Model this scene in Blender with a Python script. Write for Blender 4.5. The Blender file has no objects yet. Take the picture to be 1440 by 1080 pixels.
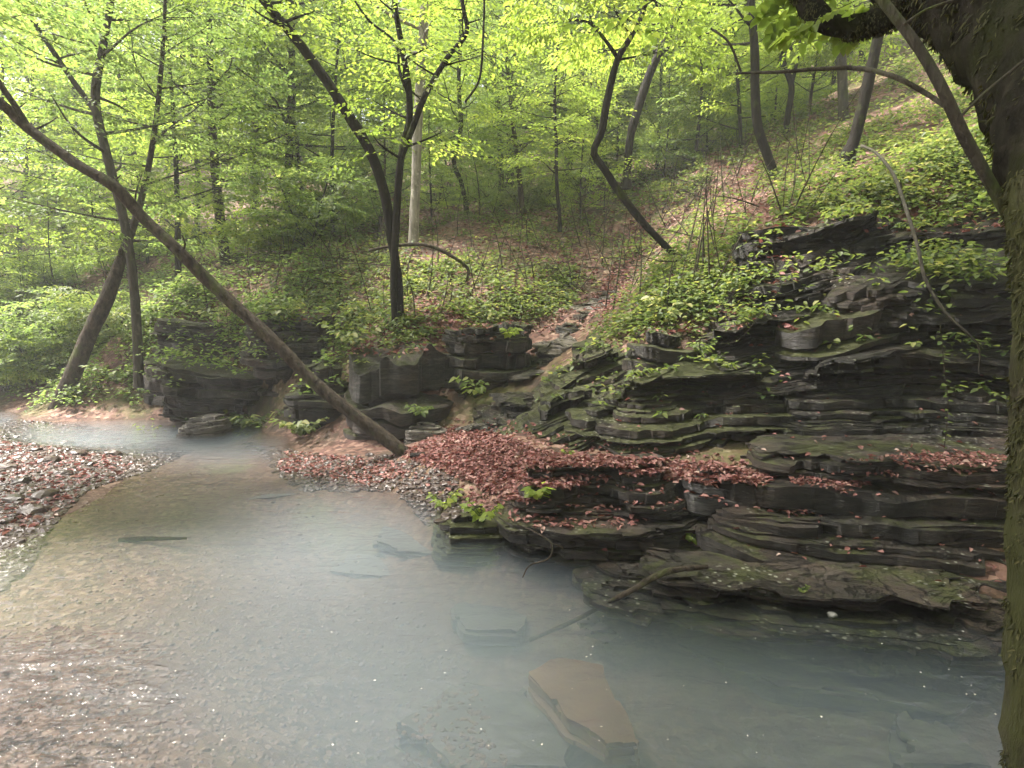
import bpy, math
import numpy as np
from mathutils import Vector
from mathutils.bvhtree import BVHTree

SC = bpy.context.scene
COL = SC.collection
rng = np.random.default_rng(11)
PI = math.pi

# ------------------------------------------------------------------ camera model
FPX, PITCH, CAMH = 858.0, math.radians(6.6), 2.0
CP, SP = math.cos(PITCH), math.sin(PITCH)

def at(px, py, D):
    """world point seen at photo pixel (px,py) lying at world distance y = D"""
    xc, yc = (px - 720) / FPX, (540 - py) / FPX
    dx, dy, dz = xc, CP + yc * SP, -SP + yc * CP
    t = D / dy
    return np.array([dx * t, D, CAMH + dz * t])

def on_z(px, py, z):
    xc, yc = (px - 720) / FPX, (540 - py) / FPX
    dx, dy, dz = xc, CP + yc * SP, -SP + yc * CP
    t = (z - CAMH) / dz
    return np.array([dx * t, dy * t, z])

# ------------------------------------------------------------------ noise
def _h(ix, iy, iz):
    n = (ix * 374761393 + iy * 668265263 + iz * 2147483647 // 3) & 0xFFFFFFFF
    n = ((n ^ (n >> 13)) * 1274126177) & 0xFFFFFFFF
    n = ((n ^ (n >> 16)) * 2246822519) & 0xFFFFFFFF
    return ((n ^ (n >> 15)) & 0xFFFF) / 65535.0 * 2 - 1

def vnoise(x, y, z):
    x, y, z = np.broadcast_arrays(np.asarray(x, float), np.asarray(y, float), np.asarray(z, float))
    fx, fy, fz = np.floor(x), np.floor(y), np.floor(z)
    ix, iy, iz = fx.astype(np.int64), fy.astype(np.int64), fz.astype(np.int64)
    u, v, w = x - fx, y - fy, z - fz
    u, v, w = u * u * (3 - 2 * u), v * v * (3 - 2 * v), w * w * (3 - 2 * w)
    r = 0
    for a in (0, 1):
        for b in (0, 1):
            for c in (0, 1):
                r = r + _h(ix + a, iy + b, iz + c) * (u if a else 1 - u) * (v if b else 1 - v) * (w if c else 1 - w)
    return r

def fbm(x, y, z, o=4):
    s, a, f = 0, 0.5, 1.0
    for k in range(o):
        s = s + a * vnoise(x * f + 17.3 * k, y * f + 5.1 * k, z * f + 9.7 * k)
        a *= 0.5; f *= 2.03
    return s

# ------------------------------------------------------------------ mesh helpers
class MB:
    def __init__(self): self.V = []; self.F = {}; self.n = 0
    def add(self, V, F, mi=0, rnd=None):
        V = np.asarray(V, float); F = np.asarray(F, np.int64)
        if not len(F): return
        if rnd is None: rnd = np.zeros(len(F))
        self.F.setdefault(F.shape[1], []).append((F + self.n, np.full(len(F), mi), np.asarray(rnd, float)))
        self.V.append(V); self.n += len(V)
    def verts(self): return np.concatenate(self.V)
    def polys(self):
        return [tuple(f) for k in self.F for (F, _, _) in self.F[k] for f in F.tolist()]

def build(name, mb, mats, parent=None, smooth=True, origin=(0, 0, 0), sub=None):
    V = mb.verts() - np.asarray(origin, float)
    me = bpy.data.meshes.new(name)
    loops, tot, mi, rn = [], [], [], []
    for k in mb.F:
        for F, m, r in mb.F[k]:
            loops.append(F.ravel()); tot.append(np.full(len(F), k)); mi.append(m); rn.append(r)
    loops = np.concatenate(loops); tot = np.concatenate(tot); mi = np.concatenate(mi); rn = np.concatenate(rn)
    me.vertices.add(len(V)); me.vertices.foreach_set('co', V.astype(np.float32).ravel())
    me.loops.add(len(loops)); me.loops.foreach_set('vertex_index', loops.astype(np.int32))
    me.polygons.add(len(tot))
    st = np.concatenate([[0], np.cumsum(tot)[:-1]])
    me.polygons.foreach_set('loop_start', st.astype(np.int32))
    me.polygons.foreach_set('loop_total', tot.astype(np.int32))
    for m in (mats if isinstance(mats, (list, tuple)) else [mats]): me.materials.append(m)
    me.polygons.foreach_set('material_index', mi.astype(np.int32))
    me.polygons.foreach_set('use_smooth', np.full(len(tot), smooth))
    a = me.attributes.new('rnd', 'FLOAT', 'FACE'); a.data.foreach_set('value', rn.astype(np.float32))
    me.update(calc_edges=True); me.validate()
    o = bpy.data.objects.new(name, me); COL.objects.link(o)
    if parent is not None: o.parent = parent
    else: o.location = origin
    return o

def tag(o, label=None, cat=None, group=None, kind=None):
    if label: o['label'] = label
    if cat: o['category'] = cat
    if group: o['group'] = group
    if kind: o['kind'] = kind
    return o

def empty(name, loc, label, cat, group=None):
    o = bpy.data.objects.new(name, None); COL.objects.link(o)
    o.location = loc; o.empty_display_size = .2
    return tag(o, label, cat, group)

def catmull(P, n):
    P = np.asarray(P, float)
    Q = np.vstack([2 * P[0] - P[1], P, 2 * P[-1] - P[-2]])
    d = np.concatenate([[0], np.cumsum(np.linalg.norm(np.diff(P[:, :3], axis=0), axis=1))])
    s = np.linspace(0, d[-1], n)
    i = np.clip(np.searchsorted(d, s, side='right') - 1, 0, len(P) - 2)
    t = ((s - d[i]) / np.maximum(d[i + 1] - d[i], 1e-9))[:, None]
    a, b, c, e = Q[i], Q[i + 1], Q[i + 2], Q[i + 3]
    return .5 * (2 * b + (c - a) * t + (2 * a - 5 * b + 4 * c - e) * t ** 2 + (3 * b - a - 3 * c + e) * t ** 3)

def tube(mb, P, rad, seg=10, mi=0, rough=0.08, seed=0.0, freq=5.0, cap=True):
    P = np.asarray(P, float); rad = np.asarray(rad, float); n = len(P)
    T = np.gradient(P, axis=0); T /= np.maximum(np.linalg.norm(T, axis=1), 1e-9)[:, None]
    ref = np.array([0.31, 0.95, 0.11]) if abs(T[0][1]) < .8 else np.array([1.0, 0.1, 0])
    A = np.zeros_like(P)
    for i in range(n):
        a = ref - T[i] * ref.dot(T[i]); a /= np.linalg.norm(a); A[i] = a; ref = a
    B = np.cross(T, A)
    th = np.linspace(0, 2 * PI, seg, endpoint=False)
    d = A[:, None] * np.cos(th)[None, :, None] + B[:, None] * np.sin(th)[None, :, None]
    V = P[:, None] + d * rad[:, None, None]
    if rough:
        nz = fbm(V[..., 0] * freq + seed, V[..., 1] * freq, V[..., 2] * freq, 3)
        V = P[:, None] + d * (rad[:, None] * (1 + rough * 2 * nz))[..., None]
    V = V.reshape(-1, 3)
    i = np.arange(n - 1)[:, None] * seg; j = np.arange(seg)[None]; j2 = (j + 1) % seg
    F = np.stack([i + j, i + j2, i + seg + j2, i + seg + j], -1).reshape(-1, 4)
    mb.add(V, F, mi, np.full(len(F), (seed * .37) % 1))
    if cap:
        c = np.vstack([V[-seg:], P[-1] + T[-1] * rad[-1] * .6])
        mb.add(c, [[k, (k + 1) % seg, seg] for k in range(seg)], mi)
        c = np.vstack([V[:seg], P[0] - T[0] * rad[0] * .2])
        mb.add(c, [[(k + 1) % seg, k, seg] for k in range(seg)], mi)

def unit(v): return v / np.maximum(np.linalg.norm(v, axis=-1, keepdims=True), 1e-9)

def leaves(mb, P, D, N, L, w=.55, fold=.18, droop=.15, mi=0, rnd=None, r=rng):
    """pointed two-sided-fold leaves: 6 verts, 2 quads each"""
    n = len(P)
    if n == 0: return
    D = unit(D); S = unit(np.cross(N, D)); U = np.cross(D, S)
    L = np.broadcast_to(np.asarray(L, float), (n,))[:, None]
    ww = w * L * .5 * r.uniform(.8, 1.2, (n, 1))
    base = P; tip = P + D * L - U * L * droop
    l1 = P + D * L * .3 + S * ww + U * L * fold * .5
    l2 = P + D * L * .68 + S * ww * .78 + U * L * (fold * .4 - droop * .4)
    r1 = P + D * L * .3 - S * ww + U * L * fold * .5
    r2 = P + D * L * .68 - S * ww * .78 + U * L * (fold * .4 - droop * .4)
    V = np.stack([base, l1, l2, tip, r2, r1], 1).reshape(-1, 3)
    k = np.arange(n)[:, None] * 6
    F = np.stack([k + [0, 3, 2, 1], k + [0, 5, 4, 3]], 1).reshape(-1, 4)
    if rnd is None: rnd = r.random(n)
    mb.add(V, F, mi, np.repeat(rnd, 2))

# ------------------------------------------------------------------ materials
def newmat(name):
    m = bpy.data.materials.new(name); m.use_nodes = True
    nt = m.node_tree; nt.nodes.clear()
    out = nt.nodes.new('ShaderNodeOutputMaterial')
    return m, nt, out

class NT:
    def __init__(s, nt): s.nt = nt
    def n(s, typ, ins=None, **kw):
        nd = s.nt.nodes.new(typ)
        for k, v in kw.items(): setattr(nd, k, v)
        for k, v in (ins or {}).items():
            if isinstance(v, bpy.types.NodeSocket): s.nt.links.new(v, nd.inputs[k])
            elif v is not None: nd.inputs[k].default_value = v
        return nd
    def ramp(s, fac, stops, interp='LINEAR'):
        nd = s.nt.nodes.new('ShaderNodeValToRGB'); nd.color_ramp.interpolation = interp
        el = nd.color_ramp.elements
        while len(el) < len(stops): el.new(.5)
        for e, (p, c) in zip(el, stops):
            e.position = p; e.color = (*c, 1) if len(c) == 3 else c
        s.nt.links.new(fac, nd.inputs[0]); return nd.outputs[0]
    def noise(s, vec, scale, detail=5, rough=.6, dist=0):
        return s.n('ShaderNodeTexNoise', {'Vector': vec, 'Scale': scale, 'Detail': detail, 'Roughness': rough, 'Distortion': dist}).outputs['Fac']
    def math(s, op, a, b=None, clamp=False):
        nd = s.nt.nodes.new('ShaderNodeMath'); nd.operation = op; nd.use_clamp = clamp
        for i, v in enumerate((a, b)):
            if isinstance(v, bpy.types.NodeSocket): s.nt.links.new(v, nd.inputs[i])
            elif v is not None: nd.inputs[i].default_value = v
        return nd.outputs[0]
    def mix(s, fac, a, b):
        nd = s.nt.nodes.new('ShaderNodeMix'); nd.data_type = 'RGBA'
        for i, v in ((0, fac), (6, a), (7, b)):
            if isinstance(v, bpy.types.NodeSocket): s.nt.links.new(v, nd.inputs[i])
            else: nd.inputs[i].default_value = v if i == 0 else ((*v, 1) if len(v) == 3 else v)
        return nd.outputs[2]
    def link(s, a, b): s.nt.links.new(a, b)

def pos_scaled(t, sx, sy, sz, rot=(0, 0, 0), kind='geo'):
    if kind == 'geo': p = t.n('ShaderNodeNewGeometry').outputs['Position']
    else: p = t.n('ShaderNodeTexCoord').outputs['Object']
    return t.n('ShaderNodeMapping', {'Vector': p, 'Scale': (sx, sy, sz), 'Rotation': rot}).outputs[0]

def up_z(t):
    g = t.n('ShaderNodeNewGeometry')
    return t.n('ShaderNodeSeparateXYZ', {0: g.outputs['Normal']}).outputs['Z']

def leaf_mat(name, stops, trans, tfac=.5, rough=.5):
    m, nt, out = newmat(name); t = NT(nt)
    a = t.n('ShaderNodeAttribute', attribute_name='rnd').outputs['Fac']
    col = t.ramp(a, stops)
    p = t.n('ShaderNodeBsdfPrincipled', {'Base Color': col, 'Roughness': rough, 'Specular IOR Level': .35})
    tc = t.n('ShaderNodeMix', data_type='RGBA', blend_type='MULTIPLY'); tc.inputs[0].default_value = 1
    nt.links.new(col, tc.inputs[6]); tc.inputs[7].default_value = (*trans, 1)
    tr = t.n('ShaderNodeBsdfTranslucent', {'Color': tc.outputs[2]})
    mx = t.n('ShaderNodeMixShader', {0: tfac, 1: p.outputs[0], 2: tr.outputs[0]})
    t.link(mx.outputs[0], out.inputs[0]); return m

GREEN_BRIGHT = leaf_mat('bright_leaf', [(0, (.10, .145, .03)), (.4, (.15, .20, .038)), (.8, (.20, .25, .045)), (1, (.27, .29, .07))], (2.2, 2.25, 1.8), .58)
GREEN_MID = leaf_mat('mid_leaf', [(0, (.065, .105, .03)), (.5, (.115, .16, .045)), (.9, (.165, .21, .055)), (1, (.24, .265, .085))], (2.2, 2.25, 1.8), .58)
GREEN_DARK = leaf_mat('dark_leaf', [(0, (.045, .075, .026)), (.5, (.075, .115, .038)), (1, (.12, .16, .05))], (2.3, 2.3, 1.6), .5)
GREEN_HERB = leaf_mat('herb_leaf', [(0, (.05, .08, .027)), (.45, (.10, .135, .042)), (.8, (.155, .185, .058)), (1, (.25, .245, .09))], (2.0, 2.0, 1.3), .45)
LITTER = leaf_mat('dead_leaf', [(0, (.055, .025, .022)), (.25, (.13, .058, .045)), (.45, (.19, .075, .07)), (.65, (.27, .12, .108)), (.85, (.35, .21, .18)), (1, (.48, .37, .32))], (1.2, .9, .8), .2, .6)

def bark_mat(name, dark, light, moss=.3, mosscol=(.06, .075, .02), stretch=.25, scale=14, spec=.15):
    m, nt, out = newmat(name); t = NT(nt)
    v = pos_scaled(t, 1, 1, stretch)
    n1 = t.noise(v, scale, 6, .65); n2 = t.noise(v, scale * .18, 3)
    col = t.ramp(n1, [(.36, dark), (.64, light)])
    col = t.mix(t.math('MULTIPLY', n2, .6), col, tuple(.55 * c for c in light))
    lich = t.ramp(t.noise(pos_scaled(t, 1, 1, 1), 6.5, 4, .6), [(.60, (0, 0, 0)), (.68, (1, 1, 1))])
    col = t.mix(t.math('MULTIPLY', lich, .45), col, tuple(min(1, c * 1.9) for c in light))
    mk = t.ramp(t.noise(pos_scaled(t, 1, 1, .6), 3.2, 5, .7), [(.62 - moss * .35, (0, 0, 0)), (.74 - moss * .3, (1, 1, 1))])
    col = t.mix(t.math('MULTIPLY', mk, .85), col, mosscol)
    bmp = t.n('ShaderNodeBump', {'Height': n1, 'Strength': 1.0, 'Distance': .045})
    p = t.n('ShaderNodeBsdfPrincipled', {'Base Color': col, 'Roughness': .8, 'Normal': bmp.outputs[0], 'Specular IOR Level': spec})
    t.link(p.outputs[0], out.inputs[0]); return m

BARK_DARK = bark_mat('dark_bark', (.007, .0055, .005), (.024, .019, .016), .10)
BARK_BROWN = bark_mat('brown_bark', (.008, .006, .0045), (.085, .066, .05), .25, stretch=.5, scale=17)
BARK_PALE = bark_mat('pale_bark', (.14, .125, .105), (.36, .33, .29), .05)
BARK_GREY = bark_mat('grey_bark', (.022, .019, .015), (.085, .076, .06), .2)
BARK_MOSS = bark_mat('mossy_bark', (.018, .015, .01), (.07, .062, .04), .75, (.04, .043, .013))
BARK_SHADE = bark_mat('shaded_mossy_bark', (.004, .0035, .003), (.030, .026, .02), .45, (.018, .02, .007), .6, 7, spec=.04)  # limb bark: shade of its underside is put into the near-black colour

def rock_mat(name, dark, mid, light, moss=.5, red=.25, lichen=.3, rough=.5, tint=None):
    m, nt, out = newmat(name); t = NT(nt)
    vs = pos_scaled(t, 1, 1, 5.5, (.10, -.12, 0))
    n1 = t.noise(vs, 2.6, 8, .68, .4); n2 = t.noise(pos_scaled(t, 1, 1, 1), 1.1, 5, .6)
    nf = t.noise(vs, 15, 6, .75)
    nc = t.noise(pos_scaled(t, 1, 1, 9, (.10, -.12, 0)), 2.2, 7, .7, 1.2)
    col = t.ramp(n1, [(.30, dark), (.52, mid), (.74, light)])
    col = t.mix(t.math('MULTIPLY', t.ramp(n2, [(.45, (0, 0, 0)), (.65, (1, 1, 1))]), red), col, (.13, .075, .05))
    col = t.mix(t.math('MULTIPLY', t.ramp(nf, [(.55, (0, 0, 0)), (.8, (1, 1, 1))]), .5), col, light)
    crack = t.ramp(t.math('ABSOLUTE', t.math('SUBTRACT', nc, .5)), [(.0, (0, 0, 0)), (.022, (1, 1, 1))])
    col = t.mix(crack, tuple(.25 * c for c in dark), col)
    nz = up_z(t)
    mn = t.noise(pos_scaled(t, 1, 1, 1.5), 2.3, 6, .72)
    mk = t.math('MULTIPLY', t.ramp(nz, [(.1, (0, 0, 0)), (.65, (1, 1, 1))]), t.ramp(mn, [(.63 - moss * .35, (0, 0, 0)), (.72 - moss * .3, (1, 1, 1))]))
    mcol = t.ramp(t.noise(pos_scaled(t, 1, 1, 1), 19, 4), [(.3, (.03, .035, .010)), (.6, (.062, .068, .016)), (.8, (.11, .105, .03))])
    col = t.mix(t.math('MULTIPLY', mk, .9), col, mcol)
    if lichen:
        vo = t.n('ShaderNodeTexVoronoi', {'Vector': pos_scaled(t, 1, 1, 1.8), 'Scale': 17})
        lz = t.ramp(t.noise(pos_scaled(t, 1, 1, 1), 1.3, 3), [(.50, (0, 0, 0)), (.60, (1, 1, 1))])
        lk = t.math('MULTIPLY', t.ramp(vo.outputs['Distance'], [(.16, (1, 1, 1)), (.30, (0, 0, 0))]), lz)
        lk = t.math('MULTIPLY', lk, t.ramp(nz, [(-.2, (0, 0, 0)), (.25, (1, 1, 1))]))
        col = t.mix(t.math('MULTIPLY', lk, lichen), col, (.5, .5, .42))
    h = t.math('ADD', t.math('ADD', n1, t.math('MULTIPLY', nf, .6)), t.math('MULTIPLY', crack, .5))
    bmp = t.n('ShaderNodeBump', {'Height': h, 'Strength': 1.0, 'Distance': .07})
    rr = t.ramp(n2, [(.35, (rough - .15,) * 3), (.65, (rough + .2,) * 3)])
    p = t.n('ShaderNodeBsdfPrincipled', {'Base Color': col, 'Roughness': rr, 'Normal': bmp.outputs[0], 'Specular IOR Level': .4})
    t.link(p.outputs[0], out.inputs[0]); return m

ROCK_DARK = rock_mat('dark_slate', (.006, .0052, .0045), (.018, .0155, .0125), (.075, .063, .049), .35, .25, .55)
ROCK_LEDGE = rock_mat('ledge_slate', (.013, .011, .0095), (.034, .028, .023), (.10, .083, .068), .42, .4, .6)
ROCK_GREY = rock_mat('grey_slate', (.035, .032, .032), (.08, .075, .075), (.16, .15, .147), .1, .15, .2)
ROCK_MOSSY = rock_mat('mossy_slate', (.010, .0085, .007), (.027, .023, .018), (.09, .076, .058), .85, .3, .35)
ROCK_WET = rock_mat('wet_slate', (.06, .053, .047), (.16, .142, .124), (.34, .31, .27), .2, .3, 0, .25)
ROCK_LEFT = rock_mat('weathered_slate', (.018, .0155, .014), (.045, .039, .034), (.13, .11, .094), .55, .4, .3)

def simple_rock(name, dark, light, scale=6, rough=.5):
    m, nt, out = newmat(name); t = NT(nt)
    n1 = t.noise(pos_scaled(t, 1, 1, 2), scale, 6, .65)
    a = t.n('ShaderNodeAttribute', attribute_name='rnd').outputs['Fac']
    col = t.ramp(n1, [(.3, dark), (.7, light)])
    col = t.mix(t.math('MULTIPLY', a, .55), col, tuple(min(1, c * 1.5) for c in light))
    b = t.n('ShaderNodeBump', {'Height': n1, 'Strength': .5, 'Distance': .03})
    p = t.n('ShaderNodeBsdfPrincipled', {'Base Color': col, 'Roughness': rough, 'Normal': b.outputs[0], 'Specular IOR Level': .4})
    t.link(p.outputs[0], out.inputs[0]); return m

PEBBLE = simple_rock('river_pebble', (.016, .0105, .0085), (.056, .038, .032), 5, .4)
BEDSTONE = simple_rock('bed_pebble', (.025, .014, .009), (.095, .058, .039), 5, .6)
STONE_PALE = simple_rock('pale_stone', (.3, .28, .26), (.55, .52, .49), 6, .5)
SUNK_ORANGE = simple_rock('silted_orange_slab', (.075, .04, .022), (.13, .072, .042), 3, .7)
SUNK_GREY = simple_rock('silted_grey_slab', (.04, .037, .033), (.075, .07, .062), 3, .7)
SUNK_DARK = simple_rock('dark_sunken_stone', (.03, .03, .028), (.07, .066, .06), 3, .7)

def terrain_mat():
    m, nt, out = newmat('forest_floor'); t = NT(nt)
    g = t.n('ShaderNodeNewGeometry'); P = g.outputs['Position']
    z = t.n('ShaderNodeSeparateXYZ', {0: P}).outputs['Z']
    vo = t.n('ShaderNodeTexVoronoi', {'Vector': P, 'Scale': 13.0, 'Randomness': 1.0})
    rv = t.n('ShaderNodeSeparateColor', {0: vo.outputs['Color']}).outputs[0]
    leafc = t.ramp(rv, [(0, (.045, .024, .019)), (.35, (.10, .05, .04)), (.65, (.15, .085, .065)), (.9, (.22, .135, .105)), (1, (.30, .21, .165))])
    soil = t.ramp(t.noise(P, 4, 6, .7), [(.3, (.025, .018, .013)), (.7, (.075, .052, .036))])
    k = t.ramp(t.noise(P, .9, 5, .7), [(.36, (0, 0, 0)), (.5, (1, 1, 1))])
    ground = t.mix(k, soil, leafc)
    mossk = t.ramp(t.noise(P, .55, 6, .7), [(.5, (0, 0, 0)), (.62, (1, 1, 1))])
    ground = t.mix(t.math('MULTIPLY', mossk, .6), ground, t.ramp(t.noise(P, 14, 3), [(.3, (.035, .045, .012)), (.7, (.10, .125, .03))]))
    # gravel and silt of the stream bed
    vg = t.n('ShaderNodeTexVoronoi', {'Vector': t.n('ShaderNodeMapping', {'Vector': P, 'Scale': (1, 1, .3)}).outputs[0], 'Scale': 22})
    gv = t.n('ShaderNodeSeparateColor', {0: vg.outputs['Color']}).outputs[1]
    bed = t.ramp(gv, [(0, (.03, .017, .011)), (.4, (.065, .039, .025)), (.75, (.10, .063, .042)), (1, (.15, .108, .08))])
    bed = t.mix(t.ramp(t.noise(P, .8, 4, .6), [(.4, (0, 0, 0)), (.65, (.8, .8, .8))]), bed, (.075, .047, .033))
    algae = t.ramp(t.noise(t.n('ShaderNodeMapping', {'Vector': P, 'Location': (3.1, 1.7, 0)}).outputs[0], .7, 4, .6), [(.58, (0, 0, 0)), (.68, (.6, .6, .6))])
    bed = t.mix(algae, bed, (.065, .07, .025))
    kk = t.ramp(t.math('ADD', z, t.math('MULTIPLY', t.noise(P, 2, 4), .2)), [(.09, (0, 0, 0)), (.15, (1, 1, 1))])
    col = t.mix(kk, bed, ground)
    hh = t.math('ADD', rv, t.math('MULTIPLY', t.noise(P, 25, 4), .7))
    b = t.n('ShaderNodeBump', {'Height': hh, 'Strength': .7, 'Distance': .03})
    p = t.n('ShaderNodeBsdfPrincipled', {'Base Color': col, 'Roughness': .8, 'Normal': b.outputs[0], 'Specular IOR Level': .2})
    t.link(p.outputs[0], out.inputs[0]); return m
TERRAIN = terrain_mat()

def water_mat():
    m, nt, out = newmat('stream_water'); t = NT(nt)
    P = t.n('ShaderNodeNewGeometry').outputs['Position']
    n1 = t.noise(t.n('ShaderNodeMapping', {'Vector': P, 'Scale': (1, 1.8, 1), 'Rotation': (0, 0, .4)}).outputs[0], 3.2, 3, .55, .6)
    n2 = t.noise(P, 11, 3, .6, .8)
    # the shallow riffle on the near gravel is choppier than the pool
    d = t.n('ShaderNodeVectorMath', {0: P, 1: (-2.85, 2.3, 0)}, operation='DISTANCE').outputs['Value']
    rif = t.ramp(t.math('DIVIDE', d, 4.0), [(.08, (1, 1, 1)), (.36, (.06, .06, .06))])
    h = t.math('MULTIPLY', t.math('ADD', n1, t.math('MULTIPLY', n2, .35)), rif)
    b = t.n('ShaderNodeBump', {'Height': h, 'Strength': 1.0, 'Distance': .30})
    fr = t.n('ShaderNodeFresnel', {'IOR': 1.33, 'Normal': b.outputs[0]})
    tr = t.n('ShaderNodeBsdfTransparent', {'Color': (.97, .98, .98, 1)})
    gl = t.n('ShaderNodeBsdfGlossy', {'Color': (1, 1, 1, 1), 'Roughness': .04, 'Normal': b.outputs[0]})
    mx = t.n('ShaderNodeMixShader', {0: fr.outputs[0], 1: tr.outputs[0], 2: gl.outputs[0]})
    t.link(mx.outputs[0], out.inputs[0])
    vs = t.n('ShaderNodeVolumeScatter', {'Color': (.47, .57, .66, 1), 'Density': 1.05, 'Anisotropy': .2})
    va = t.n('ShaderNodeVolumeAbsorption', {'Color': (.62, .72, .82, 1), 'Density': .45})
    ad = t.n('ShaderNodeAddShader', {0: vs.outputs[0], 1: va.outputs[0]})
    t.link(ad.outputs[0], out.inputs[1])
    return m
WATER = water_mat()

# ------------------------------------------------------------------ terrain
vis = [
 (0,560,13.5),(100,520,14),(0,480,17),(100,440,17),(250,430,13.5),(330,440,12.3),(400,430,11.5),(480,440,11.0),
 (520,455,10.5),(560,450,10.4),(620,450,10.5),(680,442,11.2),
 (450,375,14),(560,375,13),(650,352,14),(740,402,12),(700,300,18),(560,300,19),(400,330,19),(250,345,20),(800,335,15.5),(850,300,19),
 (300,265,32),(500,235,34),(700,215,36),(850,205,36),(100,330,30),(0,380,26),
 (700,625,7.6),(735,545,9.0),(765,488,10.2),(830,432,12.0),(888,345,16),(905,262,24),
 (948,360,10.6),(1000,330,11.2),(1085,242,13.0),(1000,225,19),(1100,190,18),(1195,225,10.8),(1300,185,10.5),(1440,150,10.0),
 (1440,285,7.6),(1300,275,8.0),(1150,300,9.0),(1060,375,8.4),(960,430,8.3),(880,455,9.0),(1250,125,16),(1150,135,22),(1000,150,32)]
ctrl = [at(*v) for v in vis]
ctrl += [np.array(c, float) for c in [
 (.0,7.2,.58),(.9,6.5,.52),(2.0,6.2,.55),(3.2,5.9,.62),(4.4,5.6,.68),(-.6,7.0,.42),(-.5,7.6,.5),(-.2,6.3,.36),
 (.4,5.7,.30),(1.2,5.4,.26),(2.2,5.1,.25),(3.2,4.8,.3),
 (-.9,5.3,-.35),(.1,4.75,-.4),(1.0,4.3,-.42),(2,3.9,-.42),(3,3.5,-.4),(-1.05,6.2,-.15),
 (0,3.2,-.95),(1.5,2.8,-1.0),(0,2,-.8),(2.3,2.3,-.9),(.45,2.75,-.46),(.6,3.2,-.5),(-1.0,4.3,-.65),(-1.4,5.8,-.42),(-1.3,2.5,-.2),(-2.4,3,-.10),(-2.6,4.6,-.13),(-2.8,6.6,-.12),(-4.2,4,-.07),(-5,8.6,-.04),(-4,9.4,-.12),
 (-6,10.3,-.2),(-7.5,11,-.16),(-10,11.8,-.10),(-14,12.4,-.2),(-20,14,-.2),(-30,17,-.2),
 (-5.4,7.5,.04),(-7.2,8.6,.10),(-9,9.8,.06),(-5.2,6.0,.06),(-5.0,5.2,.03),(-10,7,.25),(-14,9,.5),
 (-3.0,8.75,.02),(-2.3,8.2,.10),(-1.5,7.6,.15),(-1.3,8.3,.25),(-1.6,8.55,.12),(-2.6,8.95,.1),(-.9,8.4,.3),(-.9,8.9,.4),(.1,8.0,.45),(-3.7,10.0,.05),(-4.6,11.1,.1),(-6,11.5,.05),(-3.2,10.3,.3),
 (-5.2,10.75,.0),(-4,10.1,.05),(-6.6,11.4,.0),(-3.2,9.6,.15),
 (-5,12.6,1.6),(-4,12.2,1.65),(-6.8,13.0,1.2),(-3.4,11.5,1.65),(-2.4,10.8,1.8),
 (3,6.9,1.0),(4.5,6.6,1.1),(5.6,6.4,1.2),(2,7.2,.9),(1.2,7.3,.8),
 (0,-3,.3),(5,-2,1.5),(-5,-3,.2),(3.2,1.2,-.1),(2.2,.8,.15),(0,.5,-.05),(-3,1,-.05),
 (6,4.5,.9),(6.5,6.2,3.0),(8,3,2),(12,6,7),(12,0,5),(9,9,6.5),
 (-40,40,11),(40,40,26),(-40,16,5),(-40,6,2),(40,0,18),(0,60,22),(-30,60,17),(40,70,32),(-40,-20,6),(40,-20,15),(0,-20,4),(-25,30,7.5),(-14,17,2.2)]]
CT = np.array(ctrl)
def _phi(r): return np.sqrt(r * r + .16)
_d = np.linalg.norm(CT[:, None, :2] - CT[None, :, :2], axis=2)
_A = _phi(_d)
_n = len(CT)
_M = np.zeros((_n + 1, _n + 1)); _M[:_n, :_n] = _A - np.eye(_n) * .03; _M[:_n, _n] = 1; _M[_n, :_n] = 1
_w = np.linalg.solve(_M, np.concatenate([CT[:, 2], [0]]))
def Hraw(x, y):
    x = np.asarray(x, float); y = np.asarray(y, float); s = np.full(x.shape, _w[_n])
    for i in range(_n):
        s = s + _w[i] * _phi(np.hypot(x - CT[i, 0], y - CT[i, 1]))
    return s
def H(x, y):
    z = Hraw(x, y)
    k = np.clip((z - .05) / .8, .10, 1)
    far = np.clip((np.hypot(x, y) - 4) / 14, .25, 1.6)
    return z + k * (fbm(x * .8, y * .8, 3.1, 5) * .28 * far + fbm(x * .22, y * .22, 8.1, 3) * .9 * np.clip(far - .5, 0, 1))

ter = MB()
NX, NY = 460, 460
u = np.linspace(-1, 1, NX); v = np.linspace(-.62, 1, NY)
gx = np.sinh(u * 3.3) / np.sinh(3.3) * 48 - 1.0
gy = np.sinh(v * 3.0) / np.sinh(3.0) * 62 + 7.0
X, Y = np.meshgrid(gx, gy)
Z = H(X, Y)
tv = np.stack([X, Y, Z], -1).reshape(-1, 3)
ii = np.arange(NY - 1)[:, None] * NX + np.arange(NX - 1)[None]
tf = np.stack([ii, ii + 1, ii + NX + 1, ii + NX], -1).reshape(-1, 4)
ter.add(tv, tf)
tag(build('terrain', ter, TERRAIN), kind='structure')

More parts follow.
